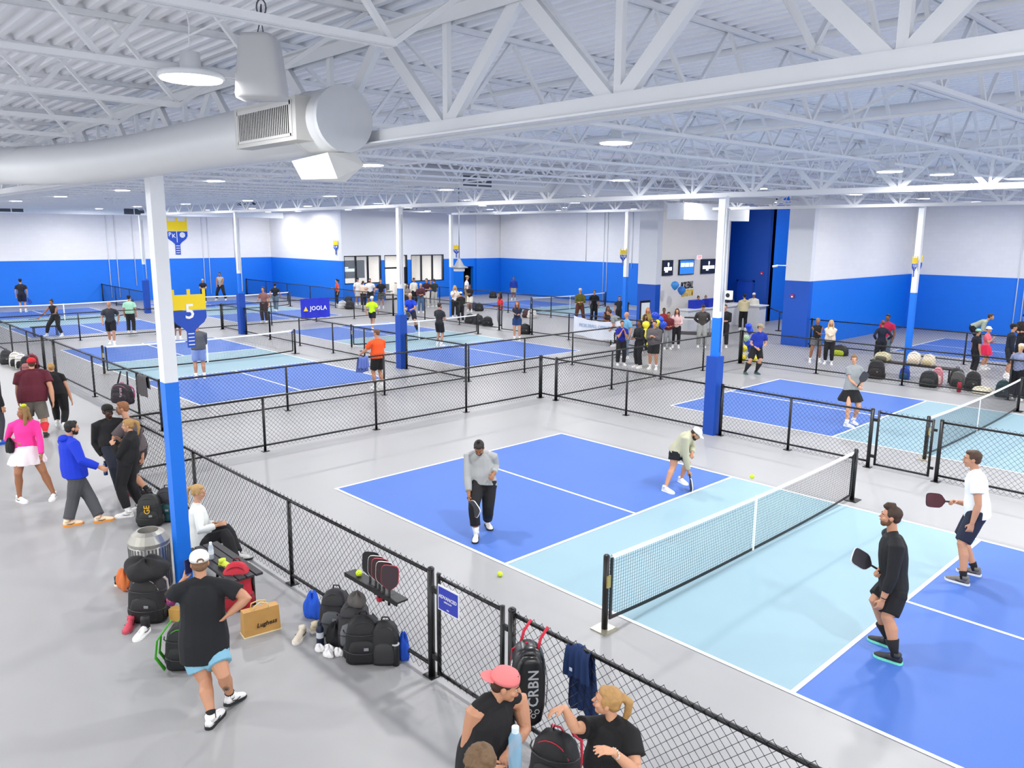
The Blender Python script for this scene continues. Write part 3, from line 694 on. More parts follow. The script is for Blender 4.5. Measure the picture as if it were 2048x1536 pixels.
    if hat:
        kind, hc = hat[:2]; cm = mat(hc, .8, var=.05); c = MB(); bd = 1 if kind != 'backcap' else -1
        rg = []
        for z, r_ in ((.035, 1.0), (.06, 1.0), (.085, .94), (.108, .78), (.124, .5), (.13, .15)):
            rg.append([q(.088 * r_ * math.cos(2 * PI * i / 18), -.015 + .104 * r_ * math.sin(2 * PI * i / 18), z) for i in range(18)])
        c.loft(rg); o = c.build('hat_crown' if kind == 'bucket' else 'cap_crown', cm, t, True, world=True)
        c = MB()
        if kind == 'bucket':
            r1 = [[q(a * math.cos(2 * PI * i / 20), -.01 + (a + .015) * math.sin(2 * PI * i / 20), z) for i in range(20)] for a, z in ((.086, .05), (.135, .02), (.133, .015), (.084, .042))]
            c.loft(r1, False); c.build('hat_brim', cm, t, True, world=True)
        else:
            top_, bot_ = [], []
            for i in range(9):
                a = PI * i / 8; x = .078 * math.cos(a); y = -.015 + bd * (.075 + .1 * math.sin(a)); z = .048 - .012 * math.sin(a) - abs(x) * .12
                top_.append(q(x, y, z + .004)); bot_.append(q(x, y, z - .002))
            n_ = len(top_); c.add(top_ + bot_, [tuple(range(n_)), tuple(range(n_, 2 * n_))[::-1]] + [(i, i + n_, (i + 1) % n_ + n_, (i + 1) % n_) for i in range(n_)])
            c.build('cap_brim', mat(hat[2], .8) if len(hat) > 2 else cm, t, world=True)
    if hat and hat[0] == 'cap' and D < 16:
        c = MB(); c.loft([[q(.034 * math.cos(a), -.118 - o_ + abs(math.cos(a)) * .006, .042 + .036 * math.sin(a)) for a in [PI * i / 10 for i in range(11)]] for o_ in (0, .004)]); c.build('cap_opening', mat(hair[1] if hair else '3a2a20', .9), t, world=True)
    if beard:
        c = MB(); c.ball(q(0, .025, -.072), (.06 * hs, .062 * hs, .036 * hs), 14, 8, R); c.ball(q(0, .05, -.092), (.038 * hs, .034 * hs, .028 * hs), 10, 8, R)
        for x in (-1, 1): c.ball(q(x * .056, .0, -.035), (.01 * hs, .026 * hs, .04 * hs), 8, 6, R)
        o = c.build('beard', mat(beard, .9, bump=.3), t, True, world=True); remesh(o, .008, 1)
    # top
    if top:
        tm = mat(top, .85, var=.06, scale=5, bump=.25); c = MB(); h0 = hem if hem is not None else -.04
        torso(c, h0, .985, 1.0, .016 * loose, flare=.05 * (loose - .9))
        for S_ in (shL, shR): c.tube([lerp(NECK, HEAD, .1), lerp(NECK, S_, .45) + sd * .014 * s, S_ + sd * .005 * s], [.06 * s, .06 * s, .052 * s], 10)
        if sleeve > 0:
            g = .012 * loose
            for S_, E_, W_ in ((shL, elL, wL), (shR, elR, wR)):
                if sleeve <= .6:
                    e = lerp(S_, E_, sleeve / .6 * .62 + .02); c.tube([lerp(S_, NECK, .45), S_, e], [(.046 * ab + g) * s, (.05 * ab + g * .8) * s, (.052 * ab + g * 1.5) * s], 12)
                else:
                    f = min(1, (sleeve - .6) / .4); e = lerp(E_, W_, f * .93)
                    c.tube([lerp(S_, NECK, .45), S_, lerp(S_, E_, .6), E_, lerp(E_, e, .5), e], [(.05 * ab + g) * s, (.055 * ab + g) * s, (.044 * ab + g) * s, (.04 * ab + g) * s, (.036 * ab + g * 1.2) * s, (.03 * ab + g) * s], 12)
        else:
            for S_ in (shL, shR): c.tube([lerp(S_, NECK, .8) + sd * .02 * s, lerp(S_, NECK, .12) + sd * .012 * s], [.062 * s, .06 * s], 12)
        o = c.build({0: 'tank_top'}.get(sleeve, 't_shirt' if sleeve <= .6 else 'sweatshirt') if not collar or collar == 'crew' else collar, tm, t, True, world=True); remesh(o, max(vx, .011), 3)
        if collar == 'hoodie': c = MB(); c.ball(NECK - fs * .06 * s + Z * .02 * s, (.1 * s, .085 * s, .06 * s), 12, 8); o = c.build('hood', tm, t, True, world=True); remesh(o, .014, 2)
    # bottom
    bm = mat(bc, .85, var=.08, scale=6, bump=.2)
    if bottom:
        c = MB(); torso(c, -.13, .16, 1.0, .012)
        if bottom == 'skirt':
            rg = []
            LL = bl or .3
            for z, w_, d_ in ((.08, .168, .13), (-.02, .215, .18), (-LL * .6, .275, .235), (-LL, .315, .27)):
                rg.append([PEL + Z * z * s + rt_ * (w_ * s * (1 + (.05 * math.cos(9 * a) if z < -.05 else 0)) * math.cos(a)) + fr_ * (d_ * s * (1 + (.05 * math.cos(9 * a) if z < -.05 else 0)) * math.sin(a)) for a in [2 * PI * i / 36 for i in range(36)]])
            c.loft(rg)
        else:
            f = bl or {'shorts': .42, 'pants': .97, 'leggings': .93}[bottom]; g = {'shorts': .024, 'pants': .024, 'leggings': .017}[bottom]
            for Hp, K, A in ((hiL, knL, aL), (hiR, knR, aR)):
                pts = [Hp + Z * .04 * s, lerp(Hp, K, .12)]; rr = [.088, .098]
                allp = [Hp, lerp(Hp, K, .5), K, lerp(K, A, .32), A]; ra = [.093, .083, .062, .064, .038]
                for i in range(1, 9):
                    tt = f * i / 8
                    if tt < .09: continue
                    pts.append(along([Hp, K, A], tt)); x = tt * 4
                    xs = [0, 1, 2, 2.66, 3.9]; j = max(jj for jj in range(4) if xs[jj] <= min(x, 3.89)); gg = (min(x, 3.9) - xs[j]) / (xs[j + 1] - xs[j]); rr.append(ra[j] + (ra[j + 1] - ra[j]) * gg)
                if bottom == 'pants': rr = [r_ if i < 3 else max(r_, .056) for i, r_ in enumerate(rr)]
                limb(c, pts, [(r_ * lb + g * (1 + .4 * (i / len(rr)) * (bottom == 'shorts'))) for i, r_ in enumerate(rr)])
        o = c.build({'shorts': 'shorts', 'pants': 'trousers', 'leggings': 'leggings', 'skirt': 'skirt'}[bottom], bm, t, True, world=True); remesh(o, max(vx, .011), 2)
    # socks, shoes
    for i, (K, A, F_) in enumerate(((knL, aL, FL), (knR, aR, FR))):
        if socks:
            c = MB(); c.tube([A - Z * .03 * s, A + (K - A) * .06, A + (K - A) * (.1 + socks[1])], [.041 * s, .04 * s, (.043 + .1 * socks[1]) * s], 12); c.build('sock', mat(socks[0], .9), t, True, world=True)
        hdg = toes[i]; f = rot2(vd, -hdg) if hdg is not None else rot2(fr_, 8 if i == 0 else -8)
        shoe(t, A - f * .0 * s, f, s, mat(shoes[0], .6, var=.05), mat(shoes[1], .6), F_.z + heels[i], pitch[i])
    t['_J'] = 0; del t['_J']
    return t, dict(wL=wL, wR=wR, elL=elL, elR=elR, HEAD=HEAD, NECK=NECK, PEL=PEL, rs=rs, fs=fs, s=s, q=q, R=R, knL=knL, knR=knR, aL=aL, aR=aR, shL=shL, shR=shR, rt=rt_, fr=fr_)
# ---------------------------------------------------------------- paddle and ball builders
def paddle(label, grip, tip, n, face='1a1a1e', edge='0c0c0e', w=.2, group=None, hl=.12):
    grip = V(grip); tip = V(tip); d = (tip - grip).normalized(); L = (tip - grip).length; n = (V(n) - d * V(n).dot(d)).normalized(); x = d.cross(n)
    t = thing('pickleball_paddle', label, 'paddle', grip, 0, group); h0 = L - .275
    def outline(k, off):
        pts = []
        prof = [(.016, h0), (.03, h0 + .01), (w / 2 * .8, h0 + .05), (w / 2 * .97, h0 + .085), (w / 2, h0 + .13), (w / 2, L - .06), (w / 2 * .93, L - .025), (w / 2 * .75, L - .006), (w / 2 * .4, L)]
        for a, b in prof: pts.append((a * k, h0 + (b - h0) * k + off))
        return pts + [(-a, b) for a, b in pts[::-1]]
    MB().prism(outline(.965, .004), grip - n * .008, x, d, .016).build('paddle_face', mat(face, .5), t, world=True)
    MB().prism(outline(1.0, 0), grip - n * .0065, x, d, .013).build('edge_guard', mat(edge, .4), t, world=True)
    MB().tube([grip - d * .03, grip + d * (h0 + .01)], .0155, 10, flat=.8).build('grip_handle', DARK, t, True, world=True)
    return t
def ball(label, p, r=.037, col='d8f020'):
    o = MB().ball((0, 0, 0), r, 20, 14).build('pickleball', mat(col, .45, var=.04), None, True); o.location = p
    c = MB()
    for i in range(26):
        z = 1 - 2 * (i + .5) / 26; a = i * 2.399; q = V((math.sqrt(1 - z * z) * math.cos(a), math.sqrt(1 - z * z) * math.sin(a), z)); c.ball(q * r * .985, .0035, 6, 4)
    c.build('ball_holes', mat('5a7000', .8), o); return tag(o, label, 'ball')
# ---------------------------------------------------------------- the four players on the nearest court
t, j = person('man in grey sweatshirt and black joggers looking down on the nearest court', px=dict(fl=(975, 1053), fr=(952, 1078), pel=(968, 985, .02), neck=(961, 906, .05), head=(958, 896, -.12), wr=(938, 992, -.26), wl=(986, 950, -.2), el=(991, 932, .12)), H=1.78, hd=190, look=185, tilt=42,
    top='9ea0a0', sleeve=.92, bottom='pants', bc='101014', bl=.86, skin='t', hair=('short', '1c1410'), beard='1c1410', hat=None, shoes=('e8e2d8', '20202c'), socks=('f0f0f0', .12), loose=1.35, hem=-.1, collar='sweatshirt', toes=(165, 185), curl=(.5, .8))
MB().ball(j['q'](0, -.03, .14), .03, 10, 8).build('hair_bun', mat('1c1410', .7), t, True, world=True)
paddle('white-edged paddle held down by the man in the grey sweatshirt', atd(937, 998, depth(j['wR']) - .03), atd(958, 1030, depth(j['wR']) - .2), RT + FW * .6, '3a3a40', 'f2f2f2')
t, j = person('bending player in beige sweater and pale cap reaching down with a paddle', px=dict(fl=(1362, 965), fr=(1331, 983), pel=(1352, 903, .0), neck=(1378, 868, -.02), head=(1392, 868, -.05), wr=(1377, 943, -.1), wl=(1384, 906, -.1), kr=(1346, 935, -.1), kl=(1376, 925, .15), el=(1385, 895, .05)), H=1.72, hd=100, look=100, tilt=40,
    top='b6b49a', sleeve=.97, bottom='shorts', bc='101014', bl=.25, skin='l', hair=('short', '3a2418'), beard='3a2418', hat=('cap', 'e6ebe6'), shoes=('f0eee8', 'ffffff'), socks=None, loose=1.5, collar='sweater', toes=(145, 130), curl=(.5, .85))
paddle('paddle edge-on in the hand of the bending player in the beige sweater', atd(1379, 948, depth(j['wR'])), atd(1384, 984, depth(j['wR']) - .22), RT, '20202a', 'f4f4f4')
t, j = person('man in black quarter-zip and black shorts with high black socks, ready at the near net', px=dict(fl=(1788, 1325), fr=(1773, 1292), pel=(1787, 1178, .03), neck=(1786, 1070, 0), head=(1781, 1033, -.03), wl=(1765, 1200, -.16), wr=(1760, 1138, .1), kl=(1775, 1235, -.12), kr=(1750, 1200, .1)), H=1.83, hd=258, look=265, tilt=-6,
    top='16161a', sleeve=.88, bottom='shorts', bc='0f0f13', bl=.44, skin='l', hair=('quiff', '3a2618'), beard='6a4630', shoes=('26262c', '7fe8c0'), socks=('121216', .3), loose=1.05, collar='pullover', toes=(285, 290), curl=(.4, .85), build=1.22)
c = MB(); c.tube([j['wL'] - (j['wL'] - j['elL']).normalized() * .02, j['wL'] - (j['wL'] - j['elL']).normalized() * .05], .033, 12).build('wrist_watch', DARK, t, True, world=True)
paddle('black paddle held out by the man in the black quarter-zip', atd(1758, 1140, depth(j['wR']) + .02), atd(1705, 1108, depth(j['wR']) - .05), FW * -1 + RT * .1 + UP * .3, '3a383e', 'dcdcdc')
t, j = person('man in white tee and navy shorts seen from the side, holding a maroon paddle', px=dict(fl=(1925, 1168), fr=(1948, 1150), pel=(1952, 1045, .03), neck=(1952, 945, .02), head=(1944, 918, 0), wl=(1944, 1048, -.2), wr=(1913, 1004, .2), er=(1945, 1010, .25)), H=1.86, hd=268, look=262, tilt=0,
    top='eeeef0', sleeve=.52, bottom='shorts', bc='1a2036', bl=.46, skin='l', hair=('short', '4a3424'), shoes=('6e6a66', 'f0f0f0'), socks=('16161a', .08), loose=1.4, hem=-.12, toes=(285, 280), curl=(.4, .85))
paddle('maroon paddle held out level by the man in the white tee', atd(1916, 1005, depth(j['wR'])), atd(1852, 999, depth(j['wR']) - .02), FW * -1 + UP * .1, '4e1622', '2a1014')
ball('yellow-green ball lying on the grey floor beside the nearest court', at(1000, 1148, .037) * 1.0)
ball('yellow-green ball in the air beyond the sideline, near the bending player', atd(1504, 953, 12.4), .037)
# ---------------------------------------------------------------- people in the walkway at left
t, j = person('man in black tee and light blue shorts seen from behind, phone at his ear', px=dict(fl=(424, 1450), fr=(462, 1413), pel=(409, 1303, .05), neck=(403, 1166, .0), head=(399, 1126, .03), el=(340, 1205, -.05), wl=(368, 1160, .06), er=(495, 1195, .05), wr=(458, 1228, .02), kl=(411, 1362, .0), kr=(447, 1350, -.05)), H=1.83, hd=8, look=355, tilt=5,
    top='15161a', sleeve=.55, bottom='shorts', bc='7fb4cc', bl=.3, skin='l', hair=('short', '7a5a40'), hat=('cap', 'ebe9e2'), shoes=('f2f2f2', '1c1c1e'), socks=('1a1a1c', .03), loose=1.35, hem=-.12, build=1.15, toes=(30, 40), pitch=(0, 12), heels=(0, .03), curl=(.6, .5), hand0=(.25, .1, 1), palm=((1, .3, 0), None))
ph = thing('mobile_phone', 'dark mobile phone held at the ear of the man in the black tee', 'phone', j['q'](-.1, .0, -.01)); MB().box(j['q'](-.1, .01, -.015), (.012, .07, .145), .3).build('phone_body', mat('1a2a5a', .3), ph, world=True)
c = MB(); K, A = j['knR'], j['aR']; mdir = (A - K).normalized(); bk = (-j['fr'] - mdir * (-j['fr']).dot(mdir)).normalized(); sx = mdir.cross(bk)
for i in range(9):
    a = i * .7; o_ = K + mdir * .13 + bk * .072; c.tube([o_, o_ + sx * .03 * math.cos(a) + mdir * .035 * math.sin(a) - bk * .008], .0028, 5)
c.build('leg_tattoo', mat('3a4038', .8), t, world=True)
c = MB(); E_, S_ = j['elL'], j['shL']; c.tube([lerp(E_, j['wL'], .25), E_, lerp(E_, S_, .3)], [.046, .052, .056], 12); c.build('striped_arm_sleeve', mat('8e2a6a', .8, var=.6, scale=30), t, True, world=True)
t, j = person('seated blond woman in white sweatshirt and black trousers beside the blue column', px=dict(fl=(476, 1120), fr=(470, 1132), pel=(405, 1083, .15), neck=(393, 1012, .12), head=(397, 984, .08), wl=(432, 1046, .2), wr=(436, 1050, -.05), kl=(455, 1058, .25), kr=(452, 1068, -.0)), H=1.7, hd=80, look=100, tilt=8,
    top='dfe2de', sleeve=.95, bottom='pants', bc='121216', skin='f', hair=('pony', 'b8935e'), fem=True, shoes=('ecebe6', '1c1c1e'), loose=1.5, hem=-.14, collar='sweatshirt', toes=(95, 100))
t, j = person('woman in hot pink top and white pleated skirt, standing in the walkway', px=dict(fr=(40, 1003), fl=(108, 996), pel=(53, 899), neck=(47, 843), head=(46, 825, -.04), wr=(33, 885, -.1), wl=(83, 912, -.12)), H=1.7, hd=185, look=250, tilt=0, top='f0389a', sleeve=.97, bottom='skirt', bc='ece2e6', bl=.24, skin='t', hair=('long', '8a6a3e'), fem=True, shoes=('f4f2ee', 'ffffff'), socks=None, loose=1.0, toes=(195, 150), build=1.12)
MB().ball(j['q'](0, -.02, .13), (.05, .05, .03), 10, 6).build('hair_scrunchie', mat('c8d020', .8), t, True, world=True)
t, j = person('man in royal blue hoodie and grey trousers stepping to the right', px=dict(fr=(138, 1052), fl=(200, 1044), pel=(150, 948), neck=(136, 878), head=(144, 856, -.0), wr=(198, 934, -.1), wl=(176, 925, .3), kr=(146, 1000, -.05), kl=(180, 995, .1)), H=1.78, hd=70, look=70, top='0a32c0', sleeve=1, bottom='pants', bc='4a4b50', skin='l', hair=('short', '1a1512'), beard='2a1c14', shoes=('f0d8b8', 'e8953a'), socks=None, loose=1.7, hem=-.06, build=1.15, collar='hoodie', toes=(85, 80))
t, j = person('man in black leather jacket and black and gold cap holding a blue bottle', px=dict(fr=(243, 992), fl=(262, 988), pel=(230, 908), neck=(219, 842), head=(216, 823, -.06), wr=(207, 912, -.1), wl=(245, 890, -.1)), H=1.83, hd=170, look=150, top='101013', sleeve=1, bottom='pants', bc='1c2230', skin='d', hair=('short', '0c0a08'), hat=('cap', '14120c'), shoes=('e03030', 'c02828'), socks=None, loose=1.45, build=1.15, collar='jacket')
text('MERICA', .065, j['NECK'] + j['fs'] * .155 - V((0, 0, .17)), -j['rs'], (0, 0, 1), mat('f0f0f0'), t)
fl_ = MB()
for i in range(5): fl_.box(j['NECK'] + j['fs'] * .157 - V((0, 0, .235 + i * .022)), (.16, .004, .01), math.atan2(j['rs'].y, j['rs'].x))
fl_.build('flag_print', mat('d8dce4'), t, world=True)
t, j = person('man with short ginger hair in grey-brown tee, pointing across the group', px=dict(fl=(275, 984), fr=(296, 990), pel=(277, 920), neck=(256, 843), head=(244, 817, 0), wl=(213, 863, -.1), wr=(285, 915, -.1)), H=1.85, hd=300, look=280, top='5a5052', sleeve=.55, bottom='shorts', bc='3a3638', bl=.45, skin='l', hair=('short', '8a5a38'), shoes=('202024', '303034'), socks=('18181a', .06), loose=1.4, build=1.1)
t, j = person('blond woman in black sweatshirt and black leggings talking with both men', px=dict(fl=(257, 1033), fr=(284, 1022), pel=(257, 938), neck=(263, 868), head=(256, 851, -.02), wl=(226, 890, -.15), wr=(240, 880, .1)), H=1.72, hd=290, look=285, tilt=5, top='0e0e11', sleeve=1, bottom='leggings', bc='111115', skin='f', hair=('pony', 'a8824e'), fem=True, shoes=('f2f0ee', 'f8f8f8'), loose=1.35, collar='sweatshirt', build=1.1, toes=(280, 290))
t, j = person('broad man in maroon tee and red cap walking away', px=dict(fl=(66, 872), fr=(92, 874), pel=(67, 812), neck=(64, 743), head=(63, 727, .03), wl=(37, 803), wr=(106, 803)), H=1.86, hd=0, top='571426', sleeve=.6, bottom='shorts', bc='6e6860', bl=.52, skin='l', hair=('short', '4a3020'), hat=('cap', 'd0182c'), shoes=('202020', '404040'), socks=('d02434', .45), loose=2.0, build=1.45, hem=-.14)
t, j = person('woman in all black with a blond bun walking away', px=dict(fl=(116, 852), fr=(128, 858), pel=(117, 803), neck=(105, 748), head=(102, 735, .02), wl=(88, 800), wr=(143, 801, .1)), H=1.7, hd=8, top='101012', sleeve=.4, bottom='leggings', bc='0e0e10', skin='l', hair=('lowbun', 'b08850'), fem=True, shoes=('e8e8e6', 'f0f0f0'), loose=1.2, build=1.1)
t, j = person('person in dark jacket and bright blue shoes cut off by the left edge', -6, 888, H=1.78, hd=60, top='17171a', sleeve=1, bottom='pants', bc='3c3c44', shoes=('1458c8', '1450b0'), loose=1.4, skin='l')
# bottom group by the fence
b11 = at(1016, 1374, 1.66)
t, j = person('young man in backwards pink cap and black sleeveless shirt at the bottom edge', base=(b11.x - .05, b11.y), H=1.79, px=dict(head=(1012, 1370, 0), neck=(985, 1400, .02), pel=(965, 1560, .1), shl=(1040, 1402, .16), shr=(949, 1426, -.1), el=(1050, 1458, .1), wl=(1020, 1500, -.12), er=(930, 1516, -.02), wr=(975, 1535, -.22)), hd=118, look=95, tilt=12, top='131316', sleeve=0, bottom='shorts', bc='202024', skin='l', hair=('short', '3c2416'), hat=('backcap', 'e88080'), build=1.25, loose=1.3, curl=(.7, .5), collar='sleeveless_shirt')
b12 = at(1215, 1400, 1.58)
t, j = person('blond woman with a ponytail in a black tee, gesturing with both hands', base=(b12.x, b12.y), H=1.7, px=dict(head=(1214, 1402, 0), neck=(1228, 1447, .03), pel=(1222, 1590, .05), shr=(1180, 1452, .1), shl=(1262, 1468, -.08), er=(1150, 1457, .0), wr=(1128, 1414, -.05), el=(1272, 1545, -.22), wl=(1226, 1503, -.4)), hd=235, look=275, tilt=-8, top='0d0d10', sleeve=.55, bottom='leggings', bc='2a6ab0', skin='f', hair=('pony', 'ab8450'), fem=True, build=1.3, loose=1.45, curl=(.35, .3), hand1=(.3, .7, -.25), hand0=(.2, 1, .35), palm=((.3, 0, -1), (-.2, 0, -1)))
c = MB()
for i in range(12): a = i * PI / 6; c.ball(j['wL'] + (j['elL'] - j['wL']).normalized() * .03 + V((math.cos(a) * .033, 0, math.sin(a) * .033)), .008, 6, 4)
c.build('bead_bracelet', mat('d8c8b8', .4, var=.4, scale=60), t, True, world=True)
b13 = atd(963, 1528, 4.2)
t, j = person('person of whom only brown curly hair shows at the bottom edge', base=(b13.x, b13.y), H=1.84, px=dict(head=(963, 1530, .05)), hd=20, top='2a2c34', sleeve=.5, bottom='pants', bc='202228', hair=('curly', '6a5238'), skin='l')
# ---------------------------------------------------------------- courts behind and the crowd: feet pixel, head-top pixel, heading (0 away, 90 right, 180 to camera)
t, j = person('woman in grey tee and black skirt holding a dark paddle on the court behind', px=dict(fr=(1693, 853), fl=(1706, 847), pel=(1702, 781), neck=(1709, 733), head=(1708, 719, -.03), wr=(1716, 773, -.25), wl=(1724, 768, -.15)), H=1.72, hd=150, look=175, top='8f9496', sleeve=.5, bottom='skirt', bc='0d0d10', bl=.26, skin='f', hair=('bun', '7a5a3e'), fem=True, shoes=('f6f4f0', 'ffffff'), loose=1.3, toes=(150, 120))
paddle('dark paddle held upright by the woman in the black skirt', atd(1716, 772, depth(j['wR']) - .02), atd(1734, 745, depth(j['wR']) - .1), -FW + RT * .2, '3a3840', '16161a')
t, j = person('man in royal blue tee, black shorts and black leggings standing near the lobby fence', px=dict(fr=(1490, 748), fl=(1512, 748), pel=(1512, 704), neck=(1520, 667), head=(1521, 655, -.02), wr=(1513, 696, -.2), wl=(1530, 690, -.2)), H=1.78, hd=150, look=120, tilt=10, top='0b2c98', sleeve=.6, bottom='shorts', bc='101014', bl=.45, skin='f', hair=('short', '4a3020'), hat=('cap', 'a89a80'), shoes=('30484a', '507070'), socks=('16161a', .6), loose=1.5)
def crowd(rows):
    for r in rows:
        kw = dict(r[-1]) if isinstance(r[-1], dict) else {}; lb, u, v, hv, hd, pose, top, sl, bot, bc = r[:10]
        pd = kw.pop('pad', None); t, j = person(lb, u, v, hv=hv, hd=hd, pose=pose, top=top, sleeve=sl, bottom=bot, bc=bc, **kw)
        if pd: d_ = RT * pd[1][0] + V((FW.x, FW.y, 0)) * pd[1][1] + V((0, 0, pd[1][2])); g = j['wR'] + (j['wR'] - j['elR']).normalized() * .06; paddle(pd[0], g, g + d_.normalized() * .4, V((0, 0, 1)) if abs(d_.z) < .4 else -FW, pd[2], pd[3] if len(pd) > 3 else '16161a')
BK = ('short', '14100e'); BN = ('short', '4a3222'); BD = ('long', 'c8a468'); PB = ('pony', '1a1412')
